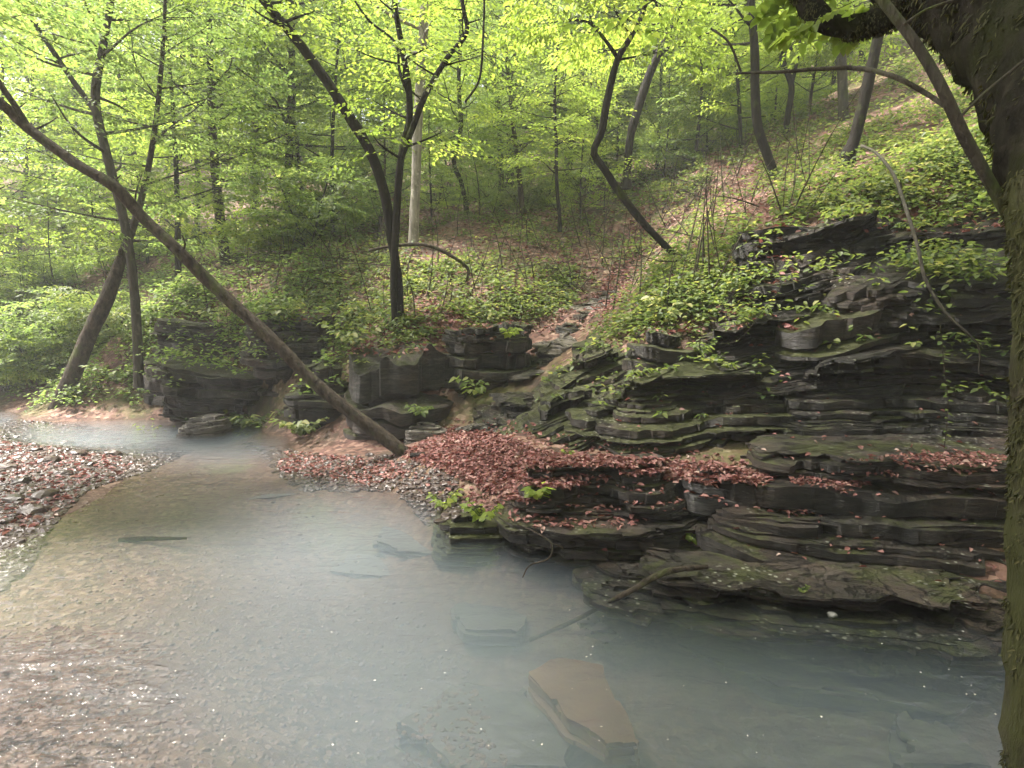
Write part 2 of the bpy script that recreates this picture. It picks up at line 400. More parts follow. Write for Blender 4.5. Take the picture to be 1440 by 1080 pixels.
# ------------------------------------------------------------------ layered rock
BV, BF, BO = [tv], [tf], [len(tv)]   # surfaces that plants and litter can land on
def rock(name, label, box=None, D=6., thick=1., nl=10, seed=1, mat=ROCK_DARK, yaw=0., dip=0., pitch=0., prof='bulge', jag=.07, sq=3.2,
         n=260, cat='rock', group=None, poly=None, z0=None, z1=None, warp=.12, parts=None, top=.10, fine=1.9, macro=3.0):
    r = np.random.default_rng(seed)
    if box is not None:
        p0 = at(box[0], box[3], D); p1 = at(box[2], box[1], D)
        w, h = p1[0] - p0[0], p1[2] - p0[2]
        c = np.array([(p0[0] + p1[0]) / 2, D + thick / 2, p0[2]])
        th = np.linspace(0, 2 * PI, 1600, endpoint=False)
        ox = np.sign(np.cos(th)) * np.abs(np.cos(th)) ** (2 / sq) * w / 2
        oy = np.sign(np.sin(th)) * np.abs(np.sin(th)) ** (2 / sq) * thick / 2
        O = np.stack([ox, oy], 1)
    else:
        O = np.array(poly, float); cc = O.mean(0); h = z1 - z0
        c = np.array([cc[0], cc[1], z0]); O = O - cc
    O = np.vstack([O, O[:1]])
    s = np.concatenate([[0], np.cumsum(np.linalg.norm(np.diff(O, axis=0), axis=1))])
    q = np.linspace(0, s[-1], n, endpoint=False)
    O = np.stack([np.interp(q, s, O[:, 0]), np.interp(q, s, O[:, 1])], 1)
    T = np.roll(O, -1, 0) - np.roll(O, 1, 0)
    NO = unit(np.stack([T[:, 1], -T[:, 0]], 1))
    if (NO * O).sum() < 0: NO = -NO
    sz = min(1.0, max(.25, h))
    nl = int(max(2, nl * fine)); mac = jag * macro; jg = jag * .55
    lt = r.lognormal(0, .8, nl) + .12; lt = lt / lt.sum() * h
    zb = np.concatenate([[0], np.cumsum(lt)])
    rings, walk = [], 0.0
    for i in range(nl):
        vmid = (zb[i] + zb[i + 1]) / 2 / h
        pr = {'bulge': -.20 * abs(vmid - .45) ** 1.5 * 2, 'over': .28 * vmid - .26, 'slope': -.55 * vmid, 'steep': -.22 * vmid, 'block': 0,
              'notch': -.35 * math.exp(-((vmid - .35) / .16) ** 2) - .1 * vmid, 'dome': -.75 * max(0, vmid - .3) ** 2, 'tier': -1.25 * max(0, vmid - .38) ** 1.2 - .22 * max(0, .22 - vmid) / .22}[prof] * min(thick, 1.6 if prof == 'tier' else 1.2)
        walk = .5 * walk + r.normal(0, .5) * jg - (jg * 1.6 if r.random() < .14 else 0)
        x, y = O[:, 0], O[:, 1]; zm = (zb[i] + zb[i + 1]) / 2
        dsp = pr + walk + mac * fbm(x * .95 + seed * 2.1, y * .95, zm * 1.7, 3)
        dsp = dsp + jg * 1.1 * fbm(x * 2.2 + seed, y * 2.2, i * .9, 3) + jg * .9 * fbm(x * 7 + seed, y * 7, i * 1.9, 2)
        blk = _h(np.floor(x * 3.1 + 1.2 * fbm(x, y, seed, 2) + i * .37).astype(np.int64), np.full(n, i // 3), np.floor(y * 1.7).astype(np.int64))
        dsp = dsp + jg * (1.3 if fine > 1.5 else .25) * blk
        gone = np.clip((fbm(x * 1.6 + seed, y * 1.6, zm * 6.5, 3) - .13) * 7, 0, 1) * (1 if i else 0)
        dsp = dsp - gone * jag * r.uniform(1.0, 2.2)
        e = lt[i]
        pin = [.5 * min(lt[max(0, q - 1)], lt[min(nl - 1, q)]) * 1.6 * fbm(x * 1.3 + seed, y * 1.3, q * 3.3, 3) * (0 if q in (0,) else 1) for q in (i, i + 1)]
        for (zz, ins, fz) in ((zb[i], -.35 * e, 0), (zb[i] + .18 * e, 0.0, .18), (zb[i + 1] - .10 * e, .02 * e, .90)):
            dd = dsp + min(ins, .05) + jag * .18 * fbm(x * 9 + seed, y * 9, zz * 9, 2)
            XY = O + NO * dd[:, None]
            rings.append(np.column_stack([XY, np.full(n, zz) + pin[0] * (1 - fz) + pin[1] * fz + .08 * e * fbm(x * 3, y * 3, seed + zz * 3, 2)]))
    Rg = np.array(rings); m = len(Rg)
    V = Rg.reshape(-1, 3)
    i0 = np.arange(m - 1)[:, None] * n; j = np.arange(n)[None]; j2 = (j + 1) % n
    F = [np.stack([i0 + j, i0 + j2, i0 + n + j2, i0 + n + j], -1).reshape(-1, 4)]
    last = Rg[-1]; off = len(V); ext = []; prev = (m - 1) * n
    cen = last.mean(0)
    for f in (.9, .78, .62, .45, .28, .12):
        rg = cen + (last - cen) * [f, f, 1]
        rg[:, 2] = last[:, 2] * f + cen[2] * (1 - f) + top * h * (1 - f) * (.4 + fbm(rg[:, 0] * 2 + seed, rg[:, 1] * 2, 4.4, 3))
        ext.append(rg); k = off
        F.append(np.stack([prev + j[0], prev + j2[0], k + j2[0], k + j[0]], -1)); prev = k; off += n
    V = np.vstack([V] + ext)
    # bedding undulation, dip and turn
    tf_ = np.clip(V[:, 2] / h, 0, 1)
    wv = warp * fbm(V[:, 0] * .9 + seed * 1.7, V[:, 1] * .9, seed + V[:, 2] * .5, 4)
    V[:, 2] += wv * (.3 + .7 * tf_) * 1.9 * sz
    for q, ax in ((3.1, 0), (8.7, 1)):
        V[:, ax] += jag * 1.2 * fbm(V[:, 0] * 1.6 + q, V[:, 1] * 1.6, V[:, 2] * 1.8 + seed, 3)
    V += jag * .30 * np.stack([fbm(V[:, 0] * 6 + q, V[:, 1] * 6, V[:, 2] * 8 + seed, 2) for q in (1., 5., 9.)], 1) * [1, 1, .5]
    V[:, 2] += V[:, 0] * math.tan(dip) + V[:, 1] * math.tan(pitch)
    cy, sy = math.cos(yaw), math.sin(yaw)
    V[:, 0], V[:, 1] = V[:, 0] * cy - V[:, 1] * sy, V[:, 0] * sy + V[:, 1] * cy
    V = V + c
    mb = MB()
    for Fk in F: mb.F.setdefault(4, []).append((Fk, np.zeros(len(Fk)), np.zeros(len(Fk))))
    mb.V.append(V); mb.n = len(V)
    cpt = np.vstack([V[prev:prev + n], V[prev:prev + n].mean(0)])
    k = len(V); mb.V.append(cpt[-1:]); mb.n += 1
    tri = np.stack([prev + j[0], prev + j2[0], np.full(n, k)], -1)
    mb.F.setdefault(3, []).append((tri, np.zeros(n), np.zeros(n)))
    bot = np.stack([j2[0], j[0], np.full(n, k + 1)], -1)
    mb.V.append(V[:n].mean(0)[None]); mb.n += 1
    mb.F[3].append((bot, np.zeros(n), np.zeros(n)))
    o = build(name, mb, mat, smooth=False, origin=c)
    tag(o, label, cat, group, 'thing')
    BV.append(np.concatenate(mb.V)); BF.append(np.concatenate(F)); BO.append(mb.n)
    return o

# --- right-hand cliff, lowest beds first
rock('rock_ledge', 'long thin mossy shelf of slate just above the water below the leaf bench', (700,752,1010,800), 4.75, 1.3, 5, 21, ROCK_LEDGE, yaw=-.16, jag=.05, prof='block', cat='rock ledge', n=420)
rock('rock_ledge', 'stacked thin slate layers under the front edge of the red leaf bench', (700,676,990,768), 4.98, 1.1, 10, 22, ROCK_LEDGE, yaw=-.12, jag=.06, prof='steep', cat='rock ledge', n=420)
rock('rock_slab', 'moss capped slate block jutting into the blue pool', (600,742,722,800), 5.15, .9, 5, 23, ROCK_MOSSY, yaw=.05, jag=.05, prof='dome', cat='rock', n=300)
rock('rock_slab', 'smooth bluish grey boulder slab lying at the edge of the leaf bench', (962,672,1095,735), 4.98, .7, 4, 24, ROCK_GREY, yaw=-.1, fine=1.0, dip=-.05, jag=.04, prof='dome', cat='rock', n=300)
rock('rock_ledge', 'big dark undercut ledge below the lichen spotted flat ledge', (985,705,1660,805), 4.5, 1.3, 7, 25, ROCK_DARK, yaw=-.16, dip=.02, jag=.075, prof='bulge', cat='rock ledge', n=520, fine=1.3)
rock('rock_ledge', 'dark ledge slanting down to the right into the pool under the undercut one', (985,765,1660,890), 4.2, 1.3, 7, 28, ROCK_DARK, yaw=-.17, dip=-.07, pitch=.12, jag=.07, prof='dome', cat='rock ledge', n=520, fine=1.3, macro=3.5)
rock('rock_ledge', 'lichen spotted flat ledge with dead leaves along its back beside the tree', (1095,652,1640,760), 4.8, 1.3, 8, 26, ROCK_LEDGE, yaw=-.12, dip=.01, jag=.09, prof='over', cat='rock ledge', n=460)
rock('rock_ledge', 'low wet brown ledge sloping under the water below the dark ledge', (830,858,1540,925), 3.7, 1.1, 6, 27, ROCK_LEDGE, yaw=-.20, jag=.07, prof='tier', cat='rock ledge', n=460)
rock('rock_cliff', 'lowest dark cliff bed overhanging the strip of red leaves', (800,530,1200,662), 6.15, 1.6, 14, 31, ROCK_MOSSY, yaw=-.10, pitch=.10, dip=.05, jag=.085, prof='tier', cat='rock cliff', n=520)
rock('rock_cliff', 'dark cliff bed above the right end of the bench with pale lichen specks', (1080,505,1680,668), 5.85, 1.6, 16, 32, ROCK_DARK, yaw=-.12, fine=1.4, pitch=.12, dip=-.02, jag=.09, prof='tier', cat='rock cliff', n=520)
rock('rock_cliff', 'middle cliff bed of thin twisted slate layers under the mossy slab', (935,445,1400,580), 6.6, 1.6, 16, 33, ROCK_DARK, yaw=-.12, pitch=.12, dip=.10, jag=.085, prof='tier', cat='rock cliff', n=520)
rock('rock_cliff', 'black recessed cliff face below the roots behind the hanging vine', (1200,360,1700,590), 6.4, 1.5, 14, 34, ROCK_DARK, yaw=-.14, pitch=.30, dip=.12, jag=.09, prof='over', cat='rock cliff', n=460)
rock('rock_slab', 'tilted moss covered slab halfway up the dark cliff', (1100,432,1295,474), 6.62, 1.5, 3, 35, ROCK_MOSSY, yaw=-.1, dip=.20, pitch=.28, jag=.05, fine=.7, sq=2.4, macro=4.5, prof='dome', cat='rock', n=300)
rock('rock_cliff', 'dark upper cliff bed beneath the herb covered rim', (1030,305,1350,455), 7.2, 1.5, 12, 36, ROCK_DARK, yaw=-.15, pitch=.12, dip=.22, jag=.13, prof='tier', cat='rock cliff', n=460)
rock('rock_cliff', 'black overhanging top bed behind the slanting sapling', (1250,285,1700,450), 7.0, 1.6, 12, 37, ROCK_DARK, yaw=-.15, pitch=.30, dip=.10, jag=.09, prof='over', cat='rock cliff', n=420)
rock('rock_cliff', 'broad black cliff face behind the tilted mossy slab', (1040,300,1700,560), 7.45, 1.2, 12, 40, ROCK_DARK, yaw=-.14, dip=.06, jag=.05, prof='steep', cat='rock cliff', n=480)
rock('boulder', 'rounded mossy knob under the bushy herbs left of the dark cliff', (885,475,1000,535), 6.95, .9, 4, 39, ROCK_MOSSY, dip=-.08, fine=.9, sq=2.4, jag=.07, prof='dome', cat='boulder', n=260)
# --- gully steps
rock('rock_step', 'mossy slate step beside the red leaf pile at the gully mouth', (690,560,905,648), 6.6, 1.5, 9, 41, ROCK_MOSSY, yaw=.15, dip=.38, pitch=.15, jag=.07, prof='tier', cat='rock step', n=420)
rock('rock_step', 'brown broken slate step rising along the right side of the gully', (745,490,935,580), 7.4, 1.5, 9, 42, ROCK_MOSSY, yaw=.15, dip=.40, pitch=.15, jag=.08, prof='tier', cat='rock step', n=420)
rock('rock_step', 'dark slate step in the gully bed above the red leaf pile', (650,570,800,625), 7.7, 1.6, 6, 45, ROCK_LEDGE, yaw=.1, dip=.15, pitch=.20, jag=.07, prof='tier', cat='rock step', n=340)
rock('rock_step', 'wet pale slate step shining in the upper gully', (700,490,860,545), 8.9, 2.0, 7, 43, ROCK_WET, yaw=.15, dip=.22, pitch=.22, jag=.07, prof='tier', cat='rock step', n=380)
rock('rock_step', 'topmost pale slab of the wet gully steps under green moss', (765,428,905,478), 10.4, 2.2, 6, 44, ROCK_WET, yaw=.2, dip=.22, pitch=.25, jag=.06, prof='tier', cat='rock step', n=340)
GUL = []
TBVH = BVHTree.FromPolygons(tv.tolist(), tf.tolist())
for k, (px, py) in enumerate([(672,612),(700,585),(722,560),(742,535),(765,512),(785,492),(806,470),(828,450),(846,432),(862,414)]):
    d_ = at(px, py, 10.) - [0, 0, CAMH]
    hit = TBVH.ray_cast(Vector((0, 0, CAMH)), Vector(d_))[0]
    GUL.append((hit.x, hit.y)); rg_ = np.random.default_rng(480 + k); th_ = np.linspace(0, 2 * PI, 9, endpoint=False)
    ra = rg_.uniform(.30, .55) * (hit.y / 8.5); rb_ = ra * rg_.uniform(.9, 1.4)
    pl = [(hit.x + ra * math.cos(q) * rg_.uniform(.8, 1.2), hit.y + .25 + rb_ * math.sin(q) * rg_.uniform(.8, 1.2)) for q in th_]
    rock('gully_slab', 'wet slate slab in the gully bed, %s one counting up from the red leaf drift' % ['first','second','third','fourth','fifth','sixth','seventh','eighth','ninth','tenth'][k], None,
         poly=pl, z0=hit.z - .25, z1=hit.z + rg_.uniform(.05, .13), nl=4, seed=480 + k, mat=[ROCK_WET, ROCK_LEDGE, ROCK_WET][k % 3], jag=.045, n=200, prof='tier', dip=rg_.normal(.08, .08), pitch=rg_.uniform(.05, .25), warp=.05, cat='rock slab', fine=1.5)
# --- left of the gully
rock('boulder', 'big grey brown boulder face left of the gully', (462,490,645,628), 8.7, 1.9, 4, 51, ROCK_LEFT, yaw=.12, dip=-.05, jag=.05, prof='dome', cat='boulder', n=420, warp=.3, fine=1.0, sq=2.2, macro=8.0, pitch=.15)
rock('rock_cliff', 'dark rock face between the big boulder and the gully', (610,455,765,610), 9.1, 1.2, 10, 52, ROCK_LEFT, yaw=-.1, jag=.10, prof='steep', cat='rock cliff', n=380)
rock('boulder', 'flat pale topped stone at the foot of the big boulder', (565,598,625,632), 8.3, .5, 3, 53, ROCK_WET, jag=.03, prof='dome', cat='boulder', n=150)
rock('boulder', 'mossy hump above the ferns right of the far ledge', (398,520,482,610), 9.5, 1.0, 6, 54, ROCK_MOSSY, jag=.08, prof='dome', cat='boulder', n=280)
rock('rock_ledge', 'undercut far ledge sloping down to the shaded water', (190,522,345,604), 10.7, 1.6, 7, 55, ROCK_LEFT, dip=-.12, jag=.10, prof='over', cat='rock ledge', n=360)
rock('rock_cliff', 'far layered rock face behind the sloping ledge', (195,455,410,580), 11.7, 1.4, 10, 56, ROCK_LEFT, jag=.11, dip=-.03, prof='steep', cat='rock cliff', n=400)
rock('rock_cliff', 'dark rock face draped with vines above the mossy hump', (340,440,490,560), 10.7, 1.2, 9, 57, ROCK_LEFT, yaw=.1, jag=.11, prof='bulge', cat='rock cliff', n=360)
rock('boulder', 'low wet stone at the waterline before the far ledge', (235,590,310,618), 9.9, .8, 3, 58, ROCK_WET, jag=.05, prof='dome', cat='boulder', n=180)
# --- on the beach
rock('river_stone', 'flat white stone at the foot of the leaning log', (520,662,548,676), 7.35, .18, 2, 61, STONE_PALE, jag=.01, prof='dome', cat='stone', n=70)
rock('river_stone', 'dark wedge stone beside the flat white stone', (540,650,578,676), 7.45, .25, 3, 62, ROCK_GREY, jag=.02, prof='dome', cat='stone', n=90)
# --- sunken slabs
def zp(pts, z): return [on_z(a, b, z)[:2] for a, b in pts]
def sunk(label, pts, z, th, seed, mat, nl=2):
    pl = zp(pts, z)
    rock('sunken_slab', label, None, poly=pl, z0=z - th, z1=z, nl=nl, seed=seed, mat=mat, jag=.05, n=260, cat='rock slab', warp=.03, top=.12, prof='block')
sunk('orange brown sunken slab with a dark left edge in the near pool', [(745,940),(790,1010),(850,1050),(905,1045),(880,985),(845,935),(790,925)], -.33, .16, 71, SUNK_ORANGE)
sunk('grey sunken slab left of the orange brown slab', [(560,1010),(640,1075),(800,1075),(790,1020),(745,960),(660,960)], -.48, .2, 72, SUNK_GREY)
sunk('small pale sunken slab near the middle of the pool', [(640,845),(650,882),(735,888),(745,862),(700,838)], -.40, .15, 73, SUNK_GREY)
sunk('thin pale leaf shaped sunken stone beyond the orange slab', [(808,868),(850,896),(857,884),(830,866)], -.26, .06, 74, SUNK_GREY)
sunk('sunken shelf stepping out below the mossy block', [(520,762),(560,775),(640,780),(660,745),(600,725),(540,735)], -.24, .15, 75, SUNK_GREY, 3)
sunk('deep sunken shelf in the blue water before the mossy block', [(470,800),(560,812),(700,830),(720,808),(600,778),(500,778)], -.40, .15, 76, SUNK_GREY, 3)
sunk('long sunken shelf below the wet brown ledge', [(950,905),(1100,960),(1330,1000),(1420,960),(1420,905),(1150,880)], -.40, .2, 77, SUNK_GREY, 3)
sunk('pointed pale sunken slab at the foot of the mossy trunk', [(1255,990),(1262,1078),(1400,1078),(1400,1060),(1330,1010)], -.42, .2, 78, SUNK_GREY)
sunk('flat dark stone in the shallow water before the leaf beach', [(330,690),(350,702),(410,695),(425,680),(380,674)], -.09, .08, 79, SUNK_DARK)

# ------------------------------------------------------------------ water
wb = MB()
x0, x1, y0, y1, zb_ = -46, 9, -8, 26, -1.4
wb.add([(x0,y0,0),(x1,y0,0),(x1,y1,0),(x0,y1,0),(x0,y0,zb_),(x1,y0,zb_),(x1,y1,zb_),(x0,y1,zb_)],
       [[0,1,2,3],[7,6,5,4],[0,4,5,1],[1,5,6,2],[2,6,7,3],[3,7,4,0]])
tag(build('water', wb, WATER, smooth=False), kind='structure')

# ------------------------------------------------------------------ surface lookup
allV, allF, off = [], [], 0
for vv, ff, k in zip(BV, BF, BO):
    allV.append(vv); allF.append(ff + off); off += k
BVH = BVHTree.FromPolygons(np.concatenate(allV).tolist(), np.concatenate(allF).tolist())
NTER = len(tf)
def ground(x, y, top=60.):
    loc, nor, idx, _ = BVH.ray_cast(Vector((x, y, top)), Vector((0, 0, -1)))
    if loc is None: return None
    return np.array(loc), np.array(nor), idx >= NTER
def gz(x, y):
    g = ground(x, y); return g[0][2] if g else 0.0
def seen(px, py):
    """nearest ground or rock surface along the view ray of a photo pixel"""
    d = at(px, py, 10.) - [0, 0, CAMH]
    loc, nor, idx, _ = BVH.ray_cast(Vector((0, 0, CAMH)), Vector(d))
    return (np.array(loc), np.array(nor), idx >= NTER) if loc is not None else None

# ------------------------------------------------------------------ foliage
def spray_template(r, nt=7, dens=1.0):
    P, D, N = [], [], []; segs = []
    ax = lambda t: np.array([t, .10 * math.sin(t * 3.0 + ph), -.10 * t * t])
    ph = r.uniform(0, 6)
    segs.append(np.array([ax(t) for t in np.linspace(0, 1, 5)]))
    for k in range(nt * 2):
        t = .10 + .9 * (k + r.uniform(0, .7)) / (nt * 2); sd = 1 if k % 2 else -1
        b = ax(min(t, 1)); ang = sd * r.uniform(.6, 1.05)
        ln = (.16 + .34 * math.sin(PI * min(1, t * .85 + .12))) * r.uniform(.7, 1.15)
        dr = np.array([math.cos(ang), math.sin(ang), r.normal(-.05, .16)])
        segs.append(np.array([b, b + dr * ln]))
        m = max(2, int(ln / .075 * dens))
        for q in range(m + 1):
            s = (q + .5) / (m + .5); pp = b + dr * ln * min(1, s)
            a2 = ang + (1 if q % 2 else -1) * r.uniform(.5, 1.1) if q < m else ang
            P.append(pp); D.append([math.cos(a2), math.sin(a2), r.normal(-.15, .25)])
            N.append([r.normal(0, .35), r.normal(0, .35), 1.0])
    return np.array(P), unit(np.array(D)), unit(np.array(N)), segs
TPL = [spray_template(np.random.default_rng(100 + i)) for i in range(8)]

def frame_from(d, tilt=0.0):
    d = unit(np.asarray(d, float)); up = np.array([0, 0, 1.0])
    s = np.cross(up, d)
    if np.linalg.norm(s) < .1: s = np.array([1., 0, 0])
    s = unit(s); z = np.cross(d, s)
    c, k = math.cos(tilt), math.sin(tilt)
    return np.column_stack([d, s * c + z * k, z * c - s * k])

def put_spray(leafmb, woodmb, p, d, scale, ll, r, mi=0, tilt=.25, w=.55, rb=0.0, droop=.15, rad=.006, thin=1.0):
    P, D, N, segs = TPL[r.integers(len(TPL))]
    M = frame_from(d, r.normal(0, tilt))
    k = r.random(len(P)) < thin
    tone = rb + r.normal(0, .12)
    rn = np.clip(r.beta(2, 2.4, k.sum()) + tone, 0, 1)
    leaves(leafmb, p + (P[k] * scale) @ M.T, D[k] @ M.T, N[k] @ M.T, ll * r.uniform(.7, 1.25, k.sum()), w, .16, droop, mi, rn, r)
    if woodmb is not None:
        tube(woodmb, p + (segs[0] * scale) @ M.T, np.linspace(rad * scale, rad * .35 * scale, len(segs[0])), 4, 0, 0, cap=False)

def limb(woodmb, p, d, ln, r0, r, up=.25, wob=.12, seg=5, n=7):
    t = np.linspace(0, 1, n)[:, None]
    side = unit(np.cross(d, [0, 0, 1.]) + 1e-6)
    path = p + d * ln * t + np.array([0, 0, 1.]) * ln * up * t ** 2 + side * ln * wob * np.sin(t * r.uniform(2, 5) + r.uniform(0, 3)) * t
    tube(woodmb, path, np.linspace(r0, max(.003, r0 * .25), n), seg, 0, .05, r.uniform(0, 50), 6, cap=False)
    return path

def crown(leafmb, woodmb, path, rad, r, t0=.35, nb=14, ln=1.6, ll=.10, sp=(.7, 1.1), per=4, elev=(.0, .5), rb=0.0, mi=0, tilt=.25, az=None, thin=1.0, w=.55, droop=.15, sub=True, up=.1):
    n = len(path); g0 = r.uniform(0, 6.28)
    for b in range(nb):
        t = t0 + (1 - t0) * (b + r.uniform(0, .8)) / nb; i = min(n - 1, int(t * (n - 1)))
        a = g0 + b * 2.399 + r.normal(0, .3) if az is None else r.uniform(*az)
        e = r.uniform(*elev); d = np.array([math.cos(a) * math.cos(e), math.sin(a) * math.cos(e), math.sin(e)])
        L = ln * r.uniform(.6, 1.15) * (1 - .45 * max(0, (t - .5) * 2) ** 1.5)
        br = limb(woodmb, path[i], d, L, max(.006, rad[i] * .42), r, up=up)
        for k in range(per):
            s = (k + 1) / per; q = br[min(len(br) - 1, int(s * (len(br) - 1)))]
            da = r.normal(0, .25) + (0 if k == per - 1 else (1 if k % 2 else -1) * r.uniform(.5, 1.1))
            dd = np.array([d[0] * math.cos(da) - d[1] * math.sin(da), d[0] * math.sin(da) + d[1] * math.cos(da), r.normal(-.02, .15)])
            put_spray(leafmb, woodmb if sub else None, q, dd, r.uniform(*sp), ll, r, mi, tilt, w, rb, droop, thin=thin)

def px_path(pts, n=40):
    """pts: (px,py,D,width px) -> world path and radii"""
    Q = np.array([np.append(at(a, b, D), w * .39 * D / FPX) for a, b, D, w in pts])
    C = catmull(Q, n); return C[:, :3], np.maximum(C[:, 3], .004)

def ground_base(pts, depth=.25):
    """extend the first point straight into the ground a little"""
    a, b, D, w = pts[0]; p = at(a, b, D)
    return p

def root_path(path, rad, down=.35, flare=1.5):
    d = path[0] - path[2]; d = unit(d + np.array([0, 0, -1.2]))
    k = 4; ex = np.array([path[0] + d * down * (k - i) / k for i in range(k)])
    er = rad[0] * (1 + (flare - 1) * np.linspace(1, .2, k))
    return np.vstack([ex, path]), np.concatenate([er, rad])

def tree(name, label, stems, bark, leafm, seed, cat='tree', n=44, seg=12, crowns=(), rough=.07, group=None, flare=1.35, trunkname='trunk', down=.35, shade_cloud=None, stubs=0):
    """stems: list of pixel paths; first is the main trunk. crowns: (stem index, dict)"""
    r = np.random.default_rng(seed)
    paths = [px_path(s, n) for s in stems]
    p0, r0 = root_path(*paths[0], down=down, flare=flare)
    root = empty(name, paths[0][0][0], label, cat, group)
    org = np.array(root.location)
    tm, lm = MB(), MB()
    tube(tm, p0, r0, seg, 0, rough, seed * 1.3, 4)
    for p, q in paths[1:]: tube(tm, p, q, max(6, seg - 2), 0, rough, seed * 2.1, 4)
    for k, kw in crowns:
        crown(lm, tm, paths[k][0], paths[k][1], r, **kw)
    if stubs:
        for k in range(stubs):
            i = int(len(p0) * r.uniform(.15, .8)); a = r.uniform(0, 6.28)
            limb(tm, p0[i], unit(np.array([math.cos(a), math.sin(a), .5])), r.uniform(.12, .35), r0[i] * .3, r)
    if shade_cloud:      # unseen leaf sprays above the view, added to keep sun off the stream
        (ax, bx), (ay, by), (az, bz), nn = shade_cloud; tip = paths[0][0][-1]
        for k in range(nn):
            p = np.array([r.uniform(ax, bx), r.uniform(ay, by), r.uniform(az, bz)]); a = r.uniform(0, 6.28)
            if math.hypot(p[0] + 3.0 + p[2] * .514, p[1] - 2.15 - p[2] * .138) < 2.1: continue   # a gap that lets the sun down to the riffle
            put_spray(lm, None, p, (math.cos(a), math.sin(a), r.normal(0, .2)), r.uniform(1.2, 1.9), .13, r, 0, .35, .6, .1)
            if k % 9 == 0: limb(tm, tip, unit(p - tip), np.linalg.norm(p - tip), .04, r, up=.05)
    build(trunkname, tm, bark, root, origin=org)
    if lm.n: build('crown', lm, leafm, root, smooth=True, origin=org)
    return root

# --- the big leaning trunk across the left half
tree('leaning_tree', 'long bare trunk leaning left across the view from the leafy beach', [
  [(578,645,7.7,25.8),(520,600,7.7,24.9),(450,545,7.7,23.2),(380,475,7.7,22.4),(300,402,7.7,21.5),(250,352,7.6,20.6),(200,305,7.6,19.8),(160,262,7.5,20.6),(110,232,7.5,17.2),(60,196,7.5,17.2),(30,172,7.5,17.2),(-5,140,7.4,15.5),(-80,90,7.3,13.8),(-220,-20,7.2,10.3),(-330,-150,7.1,6.9)],
  [(38,178,7.5,13.8),(22,150,7.5,10.3),(0,118,7.5,9.5),(-50,40,7.5,7.7),(-100,-80,7.5,5.2)]],
  BARK_BROWN, GREEN_MID, 201, n=90, seg=16, crowns=[(0, dict(t0=.80, nb=14, ln=1.2, ll=.078, per=4)), (1, dict(t0=.5, nb=7, ln=1.0, ll=.078, per=3))], down=.3, stubs=7)
tree('slender_tree', 'slim upright tree behind the far ledge crossing the long leaning trunk', [
  [(195,518,11.3,17),(191,440,11.3,16),(184,365,11.3,15),(172,300,11.3,15),(152,225,11.3,15),(134,140,11.4,14),(146,60,11.4,12),(156,0,11.4,10),(170,-120,11.4,8),(180,-300,11.4,4)],
  [(140,165,11.4,10),(100,110,11.4,9),(60,50,11.3,8),(20,-10,11.2,6),(-40,-90,11.2,3)]],
  BARK_GREY, GREEN_MID, 202, n=60, crowns=[(0, dict(t0=.36, nb=24, ln=1.7, ll=.078, per=4, rb=.05)), (1, dict(t0=.25, nb=9, ln=1.2, ll=.078, per=4))])
tree('leaning_tree', 'thick brown trunk leaning right out of the far end of the stream', [
  [(78,582,11.9,29.5),(105,520,12.0,27.9),(128,465,12.1,26.2),(150,420,12.2,25.4),(172,360,12.4,17.0),(196,290,12.6,11.0),(215,200,12.8,9.0),(228,80,12.9,7.0),(236,-80,13,4)]],
  BARK_BROWN, GREEN_MID, 203, n=50, seg=14, crowns=[(0, dict(t0=.36, nb=24, ln=2.1, ll=.088, per=5, rb=.0))], shade_cloud=((-10, -2.5), (0.0, 6.5), (9.0, 12.5), 170))
tree('forked_tree', 'dark three stemmed tree on the knoll with stems spreading like a fan', [
  [(562,452,10.40,16),(560,400,10.40,16),(550,330,10.40,17),(540,270,10.40,17),(520,212,10.40,18),(492,165,10.35,18),(462,118,10.35,17),(420,60,10.35,16),(372,2,10.25,15),(310,-80,10.25,12),(240,-200,10.15,7)],
  [(556,458,10.25,12),(553,400,10.25,12),(556,340,10.25,13),(560,260,10.25,13),(566,210,10.25,13),(576,165,10.25,12),(573,110,10.25,11),(564,60,10.25,10),(554,-5,10.25,9),(545,-120,10.25,6)],
  [(563,225,10.25,11),(580,180,10.20,11),(600,130,10.15,10),(630,80,10.15,9),(656,45,10.15,8),(650,0,10.15,7),(645,-100,10.15,4)],
  [(576,140,10.25,5),(562,100,10.15,5),(556,60,10.15,4),(520,30,10.15,4),(498,0,10.15,3)]],
  BARK_DARK, GREEN_BRIGHT, 204, n=70, seg=12, crowns=[(0, dict(t0=.62, nb=12, ln=1.1, ll=.078, per=3, rb=.0, thin=.75)), (1, dict(t0=.42, nb=14, ln=.9, ll=.078, per=3, rb=.02, thin=.7)), (2, dict(t0=.35, nb=10, ln=.8, ll=.078, per=3, rb=.02, thin=.7))], down=.3, shade_cloud=((-5, 3), (2, 8), (8.8, 12.0), 170))
tree('crooked_tree', 'dark crooked tree with an elbow bend growing from the right bank', [
  [(950,360,10.5,12),(925,335,10.5,12),(900,308,10.5,13),(872,272,10.5,13),(850,238,10.5,13),(835,214,10.5,13),(846,185,10.5,13),(854,140,10.5,13),(868,85,10.5,11),(885,55,10.5,10),(905,15,10.5,9),(920,-60,10.5,7),(930,-160,10.5,4)],
  [(869,82,10.5,8),(850,55,10.4,6),(830,33,10.4,5),(800,28,10.3,4),(770,32,10.3,3)]],
  BARK_DARK, GREEN_BRIGHT, 205, n=60, crowns=[(0, dict(t0=.58, nb=16, ln=1.2, ll=.088, per=3, rb=.02, droop=.4)), (1, dict(t0=.3, nb=7, ln=.7, ll=.088, per=3, rb=.2, droop=.4))])
